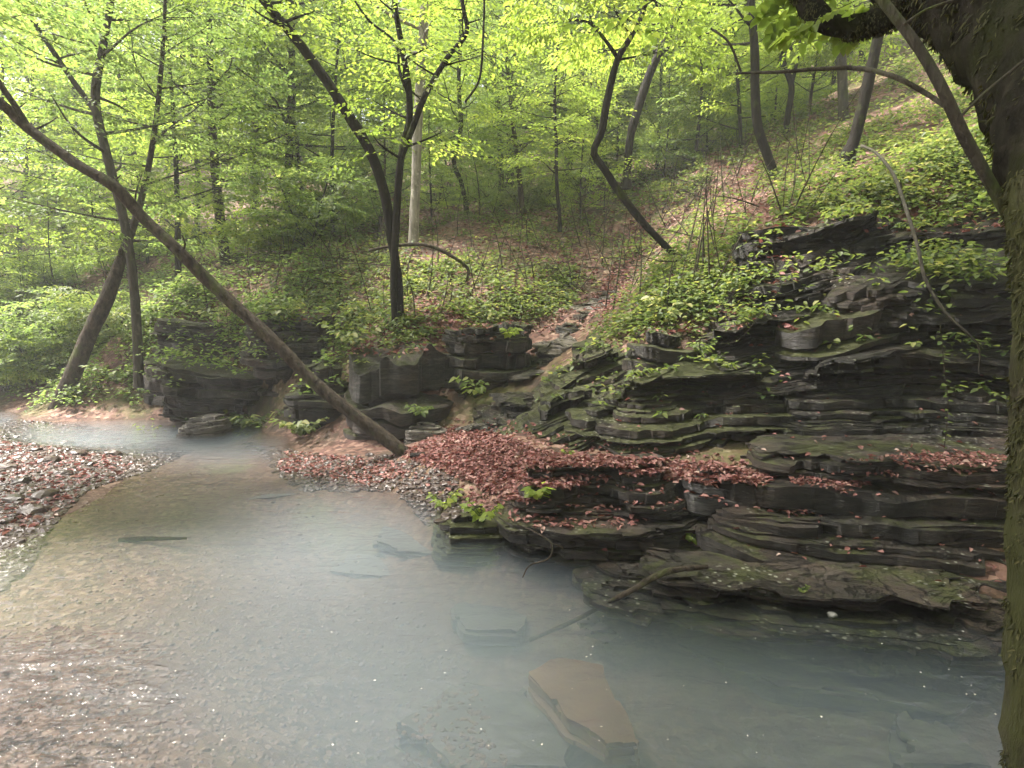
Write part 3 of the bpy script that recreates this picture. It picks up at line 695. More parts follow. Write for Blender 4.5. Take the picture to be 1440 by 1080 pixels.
tree('dark_tree', 'dark straight tree leaning right behind the crooked tree', [
  [(882,245,15.5,13),(886,195,15.5,14),(898,150,15.5,15),(915,100,15.5,15),(932,65,15.5,14),(952,20,15.5,12),(975,-50,15.5,9),(1000,-160,15.5,5)]],
  BARK_DARK, GREEN_BRIGHT, 206, crowns=[(0, dict(t0=.45, nb=18, ln=2.2, ll=.088, per=4, rb=.0))])
tree('dark_tree', 'dark upright tree on the green slope with a curved foot', [
  [(1088,243,13,16),(1078,215,13,15),(1066,180,13,15),(1062,130,13,15),(1061,70,13,14),(1056,0,13,13),(1050,-100,13,9),(1045,-220,13,5)]],
  BARK_DARK, GREEN_BRIGHT, 207, crowns=[(0, dict(t0=.42, nb=16, ln=1.8, ll=.088, per=4, rb=.0))])
tree('dark_tree', 'short thick dark tree leaning right beside the bare root', [
  [(1192,218,10.6,26),(1200,200,10.6,20),(1212,155,10.6,19),(1222,110,10.6,18),(1233,60,10.6,17),(1245,0,10.6,15),(1265,-120,10.6,9)]],
  BARK_DARK, GREEN_BRIGHT, 208, crowns=[(0, dict(t0=.55, nb=10, ln=1.3, ll=.088, per=3, rb=.0))])
tree('pale_tree', 'grey straight tree on the slope left of the thick dark tree', [
  [(1186,172,16,17),(1185,120,16,16),(1182,60,16,15),(1180,0,16,14),(1178,-120,16,9)]],
  BARK_GREY, GREEN_BRIGHT, 209, crowns=[(0, dict(t0=.45, nb=12, ln=1.8, ll=.088, per=4, rb=.0))])
tree('twisted_tree', 'thin twisted tree with a knot on the slope between dark trunks', [
  [(1104,195,17,10),(1108,160,17,10),(1113,120,17,10),(1100,85,17,10),(1104,72,17,9),(1118,60,17,8),(1122,10,17,7),(1125,-80,17,4)],
  [(1112,125,17,6),(1120,90,17,6),(1126,50,17,5),(1122,0,17,4)]],
  BARK_DARK, GREEN_BRIGHT, 210, crowns=[(0, dict(t0=.5, nb=10, ln=1.6, ll=.088, per=4, rb=.0))])
tree('pale_tree', 'pale grey trunk rising straight behind the three stemmed tree', [
  [(578,380,14,19),(582,320,14,18),(585,250,14,17),(587,180,14,17),(592,100,14,16),(596,20,14,15),(600,-120,14,10)]],
  BARK_PALE, GREEN_BRIGHT, 211, crowns=[(0, dict(t0=.62, nb=14, ln=2.0, ll=.088, per=4, rb=.0))])
tree('young_tree', 'thin kinked young tree right of the pale grey trunk', [
  [(655,283,17,8),(648,255,17,8),(638,226,17,8),(648,180,17,8),(645,120,17,7),(648,40,17,6),(648,-60,17,3)]],
  BARK_DARK, GREEN_BRIGHT, 212, crowns=[(0, dict(t0=.2, nb=18, ln=1.5, ll=.088, per=4, rb=.0))])
tree('young_tree', 'thin straight young tree in the middle of the leafy slope', [
  [(787,305,15,7),(783,260,15,7),(782,200,15,6),(780,140,15,5),(784,60,15,4)]],
  BARK_DARK, GREEN_BRIGHT, 213, crowns=[(0, dict(t0=.25, nb=16, ln=1.2, ll=.078, per=4, rb=.05))])
# bent sapling over the knoll
tree('bent_sapling', 'bent bare sapling arching over the leaf litter right of the three stemmed tree', [
  [(520,352,11,5),(560,345,11,6),(600,345,11,6),(635,360,11,6),(658,378,11,6),(656,395,11,4)]], BARK_BROWN, GREEN_MID, 214, n=30, seg=8, cat='sapling', flare=1.0, down=.02)
# sapling leaning over the dark cliff with its curved side branch
tree('slanting_sapling', 'mottled sapling slanting across the dark cliff with one arching side branch', [
  [(1530,900,2.15,20),(1500,560,2.1,20),(1458,395,2.05,20),(1437,340,2.0,20),(1395,262,2.0,20),(1355,190,2.0,20),(1325,125,2.0,19),(1290,65,2.05,17),(1240,0,2.1,15),(1180,-70,2.2,11),(1120,-150,2.3,7)],
  [(1330,150,2.0,8),(1300,130,2.05,8),(1255,107,2.1,8),(1205,96,2.2,8),(1150,97,2.25,7),(1100,101,2.3,6),(1035,103,2.4,4)],
  [(1345,170,2.0,4),(1385,130,2.0,3),(1440,85,2.0,3)],[(1270,35,2.05,4),(1300,15,2.05,3),(1340,0,2.0,2)],
  [(1042,101,2.4,4),(1025,60,2.4,3),(1000,40,2.45,2)]],
  BARK_GREY, GREEN_BRIGHT, 215, n=50, cat='sapling', crowns=[(0, dict(t0=.95, nb=2, ln=.3, ll=.06, per=1, rb=.0))], down=.5)
# bare root / branch hanging over the cliff
tree('hanging_branch', 'pale bare branch hanging down over the dark cliff from the thick dark tree', [
  [(1212,205,9.6,5),(1232,215,8.8,5),(1256,245,7.6,6),(1276,300,6.2,6),(1290,345,5.9,6),(1302,395,5.7,6),(1330,440,5.6,5),(1358,466,5.5,4),(1382,490,5.5,3)],
  [(1374,480,5.5,4),(1378,500,5.5,3),(1376,525,5.5,2)]], BARK_GREY, GREEN_MID, 216, n=50, seg=8, cat='branch', flare=1.0, down=.02, trunkname='stem')
# hanging vine stem near the pale trunk
tree('hanging_vine', 'bare vine hanging in a curve right of the fan of dark stems', [
  [(680,-60,9,3.5),(681,0,9,3.5),(679,60,9,4),(675,108,9,4),(664,130,9,4),(654,143,9,4)]], BARK_DARK, GREEN_MID, 217, n=30, seg=6, cat='vine', flare=1.0, down=.02, trunkname='stem')

# mossy tree beside the camera: upright trunk at the frame edge, arching limb overhead
def mossy_tree():
    r = np.random.default_rng(300)
    root = empty('mossy_tree', (1.75, 1.75, -.2), 'shaggy moss covered tree close by with a huge dark limb arching overhead', 'tree')
    o = np.array(root.location); tm = MB(); mm = MB(); lm = MB()
    P = catmull(np.array([np.append(at(a, b, D), R_) for a, b, D, R_ in [(1484,1500,1.75,.17),(1484,1300,1.75,.14),(1484,1080,1.75,.125),(1486,800,1.75,.115),(1490,560,1.76,.11),(1496,400,1.80,.12),(1500,260,1.88,.15)]]), 50)
    tube(tm, P[:, :3], P[:, 3], 28, 0, .12, 3.3, 6)
    L = catmull(np.array([np.append(at(a, b, D), R_) for a, b, D, R_ in [(1504,285,1.92,.14),(1508,200,2.1,.19),(1465,60,2.5,.25),(1370,-40,2.85,.27),(1275,-85,3.1,.24),(1185,-125,3.3,.19),(1050,-210,3.6,.15),(900,-330,4.0,.1)]]), 110)
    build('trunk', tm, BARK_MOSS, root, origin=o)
    lb = MB(); tube(lb, L[:, :3], L[:, 3], 48, 0, .15, 7.7, 6)
    K = catmull(np.array([np.append(at(a, b, D), R_) for a, b, D, R_ in [(1290,0,3.0,.09),(1225,30,3.05,.065),(1180,36,3.1,.055),(1150,22,3.15,.055),(1125,-15,3.25,.05),(1100,-70,3.4,.04)]]), 24)
    tube(lb, K[:, :3], K[:, 3], 14, 0, .22, 1.7, 9)
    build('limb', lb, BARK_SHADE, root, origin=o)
    # shaggy moss tufts along the trunk and under the limb
    def tufts(path, n, ln, sd):
        q = np.random.default_rng(sd)
        i = q.integers(0, len(path), n); th = q.uniform(0, 2 * PI, n)
        T = unit(np.gradient(path[:, :3], axis=0))[i]
        A = unit(np.cross(T, [.3, 1., .2])); B = np.cross(T, A)
        d = A * np.cos(th)[:, None] + B * np.sin(th)[:, None]
        p = path[i, :3] + d * (path[i, 3] * .98)[:, None] + T * q.normal(0, .015, (n, 1))
        clump = fbm(p[:, 0] * 7, p[:, 1] * 7, p[:, 2] * 5, 3) > -.08
        dd = unit(d * .6 + [0, 0, -.8] + q.normal(0, .35, (n, 3)))
        leaves(mm, p[clump], dd[clump], d[clump], ln * q.uniform(.5, 1.4, clump.sum()), .28, .1, .2, 0, q.random(clump.sum()), q)
    tufts(P, 20000, .019, 1); tufts(L[10:90], 9000, .032, 2); tufts(K, 5000, .018, 3)
    build('moss', mm, leaf_mat('moss_tuft', [(0, (.02, .021, .007)), (.5, (.042, .042, .013)), (1, (.075, .07, .024))], (1.2, 1.2, .8), .25, .8), root, origin=o)
    wd = MB()
    for (a, b, D, dx, dy, sc) in [(1200,2,3.0,-.7,.6,.36),(1160,-20,3.2,-.5,.8,.4),(1240,15,3.0,-.5,.8,.25),(1190,-20,3.3,-.3,.9,.45),(1420,5,2.8,.4,.9,.4),(1440,-10,2.7,.6,.8,.4)]:
        wd = MB(); put_spray(lm, wd, at(a, b, D), (dx, dy, -.15), sc * .8, .065, r, 0, .4, .62, -.1, .25, thin=.8)
        build('twig', wd, BARK_DARK, root, origin=o)
    for k in range(150):   # unseen canopy above the view, added to darken the right bank
        y = r.uniform(.5, 8.5); x = r.uniform(.3, 7.5); z = 2 + max(4.0, y * .62 + 2.4) + r.uniform(0, 2.5)
        a = r.uniform(0, 6.28)
        put_spray(lm, wd, np.array([x, y, z]), (math.cos(a), math.sin(a), 0), r.uniform(.9, 1.5), .11, r, 0, .3, .62, .1, .2)
    build('crown', lm, GREEN_BRIGHT, root, origin=o)
mossy_tree()

# ------------------------------------------------------------------ background trees (copied prototypes)
ORD = ['first','second','third','fourth','fifth','sixth','seventh','eighth','ninth','tenth','eleventh','twelfth','thirteenth','fourteenth','fifteenth','sixteenth','seventeenth','eighteenth','nineteenth','twentieth',
       'twenty-first','twenty-second','twenty-third','twenty-fourth','twenty-fifth','twenty-sixth','twenty-seventh','twenty-eighth','twenty-ninth','thirtieth','thirty-first','thirty-second','thirty-third','thirty-fourth','thirty-fifth','thirty-sixth','thirty-seventh','thirty-eighth','thirty-ninth','fortieth','forty-first','forty-second','forty-third']
def proto_tree(seed, h, rad, bark, leafm, nb, ln, t0, ll, rb, per=5):
    r = np.random.default_rng(seed)
    t = np.linspace(0, 1, 26)[:, None]
    path = np.hstack([.05 * h * (np.sin(t * r.uniform(2, 5) + r.uniform(0, 6)) - math.sin(0)) * t, .05 * h * np.sin(t * r.uniform(2, 5) + 1) * t, t * h - .4])
    rd = np.linspace(rad, rad * .18, 26)
    tm, lm = MB(), MB()
    tube(tm, path, rd, 8, 0, .07, seed, 4)
    crown(lm, tm, path, rd, r, t0=t0, nb=nb, ln=ln, ll=ll, per=per, rb=rb, sp=(.8, 1.3), sub=False, elev=(-.05, .5), thin=.72)
    return (build('trunk', tm, bark), build('crown', lm, leafm))
PROTO = [proto_tree(401, 11, .10, BARK_DARK, GREEN_BRIGHT, 36, 2.3, .16, .115, .05),
         proto_tree(402, 12, .13, BARK_GREY, GREEN_MID, 38, 2.5, .20, .12, .05),
         proto_tree(403, 9, .07, BARK_DARK, GREEN_BRIGHT, 32, 2.0, .12, .105, .08),
         proto_tree(404, 12, .16, BARK_BROWN, GREEN_MID, 36, 2.6, .25, .12, .05),
         proto_tree(405, 8, .06, BARK_GREY, GREEN_MID, 30, 1.9, .08, .10, .0),
         proto_tree(406, 10, .08, BARK_DARK, GREEN_BRIGHT, 34, 2.2, .10, .11, .08)]
BUSH = []
def proto_bush(seed, h, leafm, rb, ll=.09):
    r = np.random.default_rng(seed); tm, lm = MB(), MB()
    for s in range(4):
        a = r.uniform(0, 6.28); t = np.linspace(0, 1, 10)[:, None]
        d = np.array([math.cos(a) * .45, math.sin(a) * .45, 1.0])
        path = d * t * h * r.uniform(.6, 1) + np.hstack([0 * t, 0 * t, -.12 * h * t ** 2 - .15 * (1 - t)])
        rd = np.linspace(.018, .005, 10) * h ** .5
        tube(tm, path, rd, 6, 0, .05, seed + s, 5)
        crown(lm, tm, path, rd, r, t0=.2, nb=9, ln=.5 * h, ll=ll, per=3, rb=rb, sp=(.5, .85), sub=False, elev=(-.2, .5), thin=.7, tilt=.4)
    return (build('stem', tm, BARK_DARK), build('foliage', lm, leafm))
BUSH = [proto_bush(501, 2.2, GREEN_MID, .05), proto_bush(502, 1.7, GREEN_BRIGHT, .1), proto_bush(503, 2.2, GREEN_MID, .15), proto_bush(504, 1.5, GREEN_HERB, .0, .08)]

used = set()
SHADE_TREES = [(-6.5, -4.5, 3, 1.15), (.5, -6, 1, 1.2), (6, -3.5, 3, 1.2), (-13, -2, 1, 1.1), (-2.5, -9, 2, 1.4)]  # unseen trees added to cut the sky light on rocks and water
def place(protos, k, name, loc, rz, sc, label, cat, group, lean=(0, 0)):
    e = empty(name, loc, label, cat, group)
    e.rotation_euler = (lean[0], lean[1], rz); e.scale = (sc,) * 3
    for o in protos[k]:
        key = o.name
        if key not in used: used.add(key); c = o
        else:
            c = o.copy(); COL.objects.link(c)
        c.parent = e
    return e

def col_x(px, D): return (px - 720) / FPX * D
def row(protos, name, spec, what, cat, group, seed, smin, smax, choose=None, lean=.08):
    """spec: (px, D) in the photo's column order; every member stands on the ground at its own spot"""
    r = np.random.default_rng(seed)
    spec = sorted(spec)
    for i, (px, D) in enumerate(spec):
        x = col_x(px, D); z = float(H(np.array([x]), np.array([D]))[0])
        k = choose[i % len(choose)] if choose else r.integers(len(protos))
        place(protos, int(k), name, (x, D, z - .05), r.uniform(0, 6.28), r.uniform(smin, smax), what.format(ORD[i]), cat, group, (r.normal(0, lean), r.normal(0, lean)))
for i, (x, y, k, sc) in enumerate(SHADE_TREES):
    place(PROTO, k, 'shade_tree', (x, y, float(H(np.array([x]), np.array([y]))[0]) - .05), i * 1.3, sc, 'unseen added shade tree behind the viewpoint, %s from the left' % ORD[[1, 3, 4, 0, 2][i]], 'tree', 'added shade trees behind the viewpoint')
rr = np.random.default_rng(77)
rowA = [(-20,30),(60,33),(-100,28),(125,31),(25,22),(-60,24),(105,25),(-110,16),(-10,16.5),(255,16.5),(325,17.5),(410,18),(475,17),(705,20),(825,21),(965,19.5),(1030,18),(1150,21),(1330,19)]
rowB = [(int(p + rr.uniform(-14, 14)), rr.uniform(22, 28)) for p in np.linspace(150, 1270, 17)]
rowC = [(int(p + rr.uniform(-12, 12)), rr.uniform(31, 41)) for p in np.linspace(190, 1200, 19)]
row(PROTO, 'woodland_tree', rowA, 'slender woodland tree, {} from the left in the nearest row behind the stream bank', 'tree', 'trees of the nearest woodland row', 1, .75, 1.0)
row(PROTO, 'woodland_tree', rowB, 'leafy woodland tree, {} from the left in the middle row on the slope', 'tree', 'trees of the middle woodland row', 2, .9, 1.25)
row(PROTO, 'woodland_tree', rowC, 'hazy woodland tree, {} from the left in the far row up the slope', 'tree', 'trees of the far woodland row', 3, 1.1, 1.5)
bushes = [(880,29),(1090,22),(700,29),(20,20),(-10,17),(55,13.9),(110,14.3),(5,13.8),(165,13.6),(-60,14.5),(15,15),(70,14.6),(130,16.2),(40,18),(390,16),(440,15.4),(230,20),(120,20),(480,19),(530,22),(620,21),(690,24),(738,19.5),(775,24),(840,24),(980,22),(1040,24),(930,27)]
row(BUSH, 'understory_bush', bushes, 'leafy understory bush, {} from the left among the bushes on the bank and slope', 'bush', 'understory bushes', 4, .7, 1.1, lean=.05)

saps = [(int(p), D) for p, D in [(435,18),(505,22),(535,16),(610,19),(640,23),(675,16.5),(715,24),(735,17.5),(765,20),(800,26),(815,18),(860,22),(885,27),(925,20),(945,25),(985,20),(1010,23),(1045,27),(1075,21),(1120,18),(215,19),(150,19),(90,17),(-30,18)]]
row(PROTO, 'forest_sapling', saps, 'thin leafy sapling, {} from the left among the saplings on the slope', 'sapling', 'saplings on the slope', 5, .34, .58, lean=.1)
# far wood that reads as one mass
fw = MB(); r = np.random.default_rng(600)  # the wood thins out to open sky at the far left
for k in range(2600):
    D = r.uniform(43, 60); px = r.uniform(120, 1350); x = col_x(px, D)
    z = float(Hraw(np.array([x]), np.array([D]))[0]) + r.uniform(.3, 13) * (1 if px > 330 else .55 if px > 160 else .3)
    a = r.uniform(0, 6.28)
    put_spray(fw, None, np.array([x, D, z]), (math.cos(a), math.sin(a), 0), r.uniform(1.6, 2.8), .30, r, 0, .3, .6, .15)
tag(build('forest', fw, GREEN_BRIGHT), 'distant leafy wood filling the top of the slope', 'wood', kind='stuff')

# ------------------------------------------------------------------ herbs, litter, gravel
def gauss(x, y, cx, cy, sx, sy): return np.exp(-((x - cx) / sx) ** 2 - ((y - cy) / sy) ** 2)
def patch(name, label, n, px_rng, py_rng, seed, mat, dens, hgt=(.08, .3), ll=(.06, .10), nl=(4, 8), rockp=.35):
    """low leafy plants growing on whatever ground or rock the sampled spots hit"""
    r = np.random.default_rng(seed); mb = MB(); P_, D_, N_, L_, R_ = [], [], [], [], []
    for k in range(n):
        s = seen(r.uniform(*px_rng), r.uniform(*py_rng))
        if s is None: continue
        p, nn, isr = s
        if p[2] < .12 or p[1] > 40: continue
        if isr and (nn[2] < .45 or r.random() > rockp): continue
        dn = dens(p[0], p[1], p[2]) * (.08 + 1.3 * np.clip(float(fbm(p[0] * 1.1, p[1] * .8, 2.2 + seed, 3)) * 4.5 + .42, 0, 1))
        if r.random() > dn: continue
        if min(math.hypot(p[0] - q[0], (p[1] - q[1]) * .8) for q in GUL) < .22 + .045 * p[1]: continue   # the wet gully stays bare
        p = p + r.normal(0, .12, 3) * [1, 1, 0]; g = ground(p[0], p[1]); p = g[0] if g else p
        far = max(1., p[1] / 12)
        h = r.uniform(*hgt) * far ** .5; m = r.integers(*nl); a0 = r.uniform(0, 6.28); tone = r.normal(0, .15)
        for q in range(m):
            a = a0 + q * 2.4; e = r.uniform(.2, 1.0)
            P_.append(p + np.array([math.cos(a) * h * .45 * e, math.sin(a) * h * .45 * e, h * r.uniform(.4, 1)]))
            D_.append([math.cos(a), math.sin(a), r.normal(.0, .3)]); N_.append([r.normal(0, .3), r.normal(0, .3), 1])
            L_.append(r.uniform(*ll) * far ** .6); R_.append(min(1, max(0, r.beta(2, 2.2) + tone)))
    leaves(mb, np.array(P_), np.array(D_), np.array(N_), np.array(L_), .6, .15, .25, 0, np.array(R_), r)
    return tag(build(name, mb, mat), label, 'plants', kind='stuff')

patch('ground_cover', 'bright low herbs covering the right slope above the cliff', 9500, (880, 1440), (50, 470), 701, GREEN_HERB,
      lambda x, y, z: 1.8 if z > 1.9 else 0, rockp=.5)
patch('ground_cover', 'scattered low herbs on the leafy slope behind the gully', 6500, (380, 940), (200, 470), 702, GREEN_HERB, lambda x, y, z: 1.0)
patch('ground_cover', 'dense low plants on the shaded left bank', 8000, (0, 480), (330, 575), 703, GREEN_MID, lambda x, y, z: 1.0 if z > .12 else 0, (.1, .4))
patch('ground_cover', 'herbs growing along the knoll edge left of the gully', 2200, (380, 720), (400, 520), 704, GREEN_HERB, lambda x, y, z: .7 if z > .9 else 0, (.06, .22))
patch('ground_cover', 'small herbs clinging to the mossy steps right of the gully', 3000, (770, 1060), (380, 580), 705, GREEN_HERB, lambda x, y, z: 2.0 if z > .95 else .15, (.05, .2), (.05, .09), rockp=.8)

def litter(name, label, n, pick, seed, mat=LITTER, size=(.05, .10), lift=.015, zmin=.06, poly=None, pile=0.0):
    r = np.random.default_rng(seed); mb = MB(); P, D, N, L = [], [], [], []
    for k in range(n):
        s = pick(r)
        if s is None: continue
        p, nn, isr = s
        if p[2] < zmin or p[1] > 34: continue
        if nn[2] < .35: continue
        a = r.uniform(0, 6.28); far = max(1., p[1] / 12)
        P.append(p + [0, 0, lift + r.uniform(0, pile)]); D.append([math.cos(a), math.sin(a), r.normal(.05, .3)])
        N.append(nn + r.normal(0, .35, 3)); L.append(r.uniform(*size) * far ** .7)
    leaves(mb, np.array(P), np.array(D), unit(np.array(N)), np.array(L), .55, .35, .1, 0, np.clip(r.beta(2, 2.2, len(P)), 0, 1), r)
    return tag(build(name, mb, mat), label, 'leaf litter', kind='stuff')
from mathutils.geometry import intersect_point_tri_2d
def inpoly(x, y, poly):
    c = False; n = len(poly); j = n - 1
    for i in range(n):
        if (poly[i][1] > y) != (poly[j][1] > y) and x < (poly[j][0] - poly[i][0]) * (y - poly[i][1]) / (poly[j][1] - poly[i][1]) + poly[i][0]: c = not c
        j = i
    return c
def pick_poly(poly):
    xs = [p[0] for p in poly]; ys = [p[1] for p in poly]
    def f(r):
        for _ in range(30):
            x, y = r.uniform(min(xs), max(xs)), r.uniform(min(ys), max(ys))
            if inpoly(x, y, poly): return seen(x, y)
    return f
def pick_box(x0, x1, y0, y1): return lambda r: seen(r.uniform(x0, x1), r.uniform(y0, y1))
litter('leaf_litter', 'deep drift of red brown dead leaves on the bench below the cliff', 12000,
  pick_poly([(575,632),(640,600),(700,612),(770,640),(860,645),(1000,655),(1080,668),(1060,690),(960,680),(860,672),(800,690),(740,712),(680,690),(620,660),(570,645)]), 801, pile=.015, size=(.03, .075))
litter('leaf_litter', 'loose dead leaves thinning out around the red leaf drift', 1700, pick_poly([(540,640),(620,590),(720,590),(850,620),(1010,640),(1100,670),(1060,705),(900,740),(760,745),(660,720),(560,670)]), 809, size=(.03, .075))
litter('leaf_litter', 'pink dead leaves lying along the upper gully', 1300, pick_poly([(830,430),(880,345),(895,255),(925,250),(915,330),(880,420),(850,450)]), 810)
litter('leaf_litter', 'red brown dead leaves lying along the lichen spotted ledge', 1700, pick_poly([(1080,715),(1110,680),(1200,650),(1300,640),(1410,645),(1400,668),(1280,668),(1200,690),(1130,730)]), 802, pile=.03, size=(.03, .06))
litter('leaf_litter', 'pinkish dead leaves washed up on the small beach by the leaning log', 1000, pick_poly([(330,622),(440,640),(560,650),(575,668),(500,690),(430,680),(360,645)]), 803, zmin=-.02, size=(.04, .08))
litter('leaf_litter', 'pinkish dead leaves scattered over the gravel bar', 1300, pick_poly([(0,588),(120,598),(270,636),(210,662),(120,690),(70,740),(0,760)]), 808, zmin=.0, size=(.04, .09))
litter('leaf_litter', 'brown dead leaves scattered over the wooded slope', 9000, pick_box(330, 1120, 200, 470), 804)
litter('leaf_litter', 'dead leaves caught on the top of the knoll', 1500, pick_box(470, 720, 420, 500), 805)
litter('leaf_litter', 'dead leaves on the slope above the dark cliff', 2200, pick_box(950, 1440, 160, 330), 806)
litter('leaf_litter', 'few dead leaves caught on the cliff ledges', 600, pick_box(800, 1400, 440, 860), 807, size=(.035, .07))

def stems(name, label, n, box, seed):
    r = np.random.default_rng(seed); mb = MB()
    for k in range(n):
        s = seen(r.uniform(*box[:2]), r.uniform(*box[2:]))
        if s is None or s[2] or s[0][1] > 32 or s[0][2] < .4: continue
        p = s[0]; a = r.uniform(0, 6.28); fl = r.random() < .45
        ln = r.uniform(.4, 1.6) * (1 if fl else 1.3); e = r.uniform(.0, .25) if fl else r.uniform(.9, 1.5)
        d = np.array([math.cos(a) * math.cos(e), math.sin(a) * math.cos(e), math.sin(e)])
        t = np.linspace(0, 1, 6)[:, None]
        q = p + [0, 0, .02] + d * t * ln + r.normal(0, .06, 3) * np.sin(t * 3) + np.array([0, 0, -.1]) * t ** 2 * ln
        tube(mb, q, np.linspace(r.uniform(.006, .016), .003, 6) * max(1, p[1] / 13), 4, 0, 0, cap=False)
    return tag(build(name, mb, BARK_BROWN), label, 'undergrowth', kind='stuff')
stems('undergrowth', 'tangle of thin bare stems and fallen sticks on the wooded slope', 520, (330, 1150, 190, 450), 951)
stems('undergrowth', 'tangle of thin stems along the left bank', 130, (0, 480, 330, 500), 952)
ICO = None
def ico():
    t = (1 + 5 ** .5) / 2
    v = unit(np.array([(-1,t,0),(1,t,0),(-1,-t,0),(1,-t,0),(0,-1,t),(0,1,t),(0,-1,-t),(0,1,-t),(t,0,-1),(t,0,1),(-t,0,-1),(-t,0,1)], float))
    f = [(0,11,5),(0,5,1),(0,1,7),(0,7,10),(0,10,11),(1,5,9),(5,11,4),(11,10,2),(10,7,6),(7,1,8),(3,9,4),(3,4,2),(3,2,6),(3,6,8),(3,8,9),(4,9,5),(2,4,11),(6,2,10),(8,6,7),(9,8,1)]
    # one subdivision
    V = [tuple(x) for x in v]; cache = {}; F = []
    def mid(a, b):
        k = (min(a, b), max(a, b))
        if k not in cache:
            cache[k] = len(V); V.append(tuple(unit((np.array(V[a]) + V[b]) / 2)))
        return cache[k]
    for a, b, c in f:
        ab, bc, ca = mid(a, b), mid(b, c), mid(c, a)
        F += [(a, ab, ca), (b, bc, ab), (c, ca, bc), (ab, bc, ca)]
    return v, np.array(f), np.array(V), np.array(F)
V12, F20, V42, F80 = ico()
def pebbles(name, label, n, pick, seed, size, mat, zmax=9, fine=False):
    r = np.random.default_rng(seed); mb = MB()
    v0, f0 = (V42, F80) if fine else (V12, F20)
    for k in range(n):
        s = pick(r)
        if s is None or s[0][2] > zmax: continue
        p = s[0]; sc = r.uniform(*size) * r.uniform(.6, 1.3)
        sv = v0 * (1 + .25 * r.normal(0, 1, (len(v0), 1)) * .6) * sc * np.array([1, r.uniform(.6, 1), r.uniform(.3, .55)])
        a = r.uniform(0, 6.28); c, q = math.cos(a), math.sin(a)
        sv = np.column_stack([sv[:, 0] * c - sv[:, 1] * q, sv[:, 0] * q + sv[:, 1] * c, sv[:, 2]]) + p
        mb.add(sv, f0, 0, np.full(len(f0), r.random()))
    return tag(build(name, mb, mat, smooth=False), label, 'gravel', kind='stuff')
pebbles('gravel', 'pinkish grey gravel bar beside the riffle', 7000, pick_poly([(0,588),(120,598),(270,636),(210,662),(120,690),(70,740),(40,800),(0,830)]), 901, (.012, .055), PEBBLE, fine=True)
pebbles('gravel', 'brown gravel covering the shallow stream bed', 3800, pick_poly([(0,700),(250,640),(420,690),(520,800),(640,900),(720,1080),(0,1080)]), 902, (.010, .026), BEDSTONE)
pebbles('gravel', 'broken slate chips along the small beach', 1500, pick_poly([(330,618),(450,640),(560,640),(640,670),(660,720),(600,740),(560,690),(420,690)]), 903, (.015, .055), PEBBLE, fine=True)
r = np.random.default_rng(905)
for k, (px, py) in enumerate([(20,705),(45,722),(12,735),(60,700),(30,680),(90,668),(70,650),(130,655),(110,640),(160,640),(15,660),(95,625),(185,628),(50,635)]):
    s = seen(px, py); p = s[0]
    mb = MB(); a = r.uniform(0, 3); sc = r.uniform(.07, .14)
    v = V42 * (1 + .14 * r.normal(0, 1, (42, 1))) * sc * [1, r.uniform(.6, .9), r.uniform(.35, .5)]
    v = np.column_stack([v[:, 0] * math.cos(a) - v[:, 1] * math.sin(a), v[:, 0] * math.sin(a) + v[:, 1] * math.cos(a), v[:, 2]]) + p + [0, 0, .02]
    mb.add(v, F80, 0, np.full(80, r.random()))
    o = build('river_cobble', mb, PEBBLE, smooth=False, origin=p)
    tag(o, 'large pinkish grey cobble lying proud of the gravel bar beside the riffle', 'stone', 'cobbles on the gravel bar')

p = seen(1170, 868)[0]; mb = MB(); v = V42 * (1 + .1 * r.normal(0, 1, (42, 1))) * .032 * [1, .8, .75] + p + [0, 0, .015]
mb.add(v, F80, 0, np.zeros(80)); tag(build('river_stone', mb, STONE_PALE, origin=p), 'egg sized white stone on the wet ledge', 'stone')

# ------------------------------------------------------------------ single plants
def plant(label, px, py, seed, h=.35, ll=.11, n=5, mat=GREEN_BRIGHT, rb=.15, spread=.5, D=None, cat='plant', name='leafy_plant', w=.62, per=7, lean=(0, -.3)):
    r = np.random.default_rng(seed)
    p = at(px, py, D) if D else seen(px, py)[0]
    root = empty(name, p, label, cat); o = np.array(root.location); sm, lm = MB(), MB()
    for k in range(n):
        a = k * 2.4 + r.uniform(0, 1); t = np.linspace(0, 1, 8)[:, None]
        d = np.array([math.cos(a) * spread + lean[0], math.sin(a) * spread + lean[1], 1.])
        hh = h * r.uniform(.6, 1.1)
        path = p + d * t * hh + np.array([0, 0, -.35]) * hh * t ** 2
        tube(sm, path, np.linspace(.005, .002, 8), 5, 0, 0, cap=False)
        m = per; i = np.clip((np.linspace(.3, 1, m) * 7).astype(int), 0, 7)
        aa = a + np.where(np.arange(m) % 2, 1, -1) * r.uniform(.5, 1.2, m)
        leaves(lm, path[i], np.column_stack([np.cos(aa), np.sin(aa), r.normal(-.1, .25, m)]), np.column_stack([r.normal(0, .3, m), r.normal(-.25, .3, m), np.ones(m)]), ll * r.uniform(.6, 1.15, m), w, .12, .2, 0, np.clip(r.beta(2, 2, m) + rb, 0, 1), r)
    build('stem', sm, GREEN_HERB, root, origin=o); build('foliage', lm, mat, root, origin=o)
plant('bright green seedling at the leaf bench edge above the mossy block', 625, 715, 1, .30, .085, 6)
plant('second bright seedling beside the first at the leaf bench edge', 680, 735, 2, .32, .085, 7)
plant('heart leaved plant standing in the middle of the red leaf drift edge', 755, 700, 3, .20, .10, 5, w=.9)
plant('small fresh green plant in the crack between layered ledge and dark ledge', 975, 762, 4, .12, .05, 5, w=.95)
plant('pale broad leaved shrub on the rock face beside the gully', 668, 560, 5, .55, .13, 8, mat=GREEN_MID, rb=.25, lean=(0, -.5))
plant('small herb at the top of the dark rock face by the gully', 718, 475, 6, .25, .11, 5, mat=GREEN_BRIGHT)
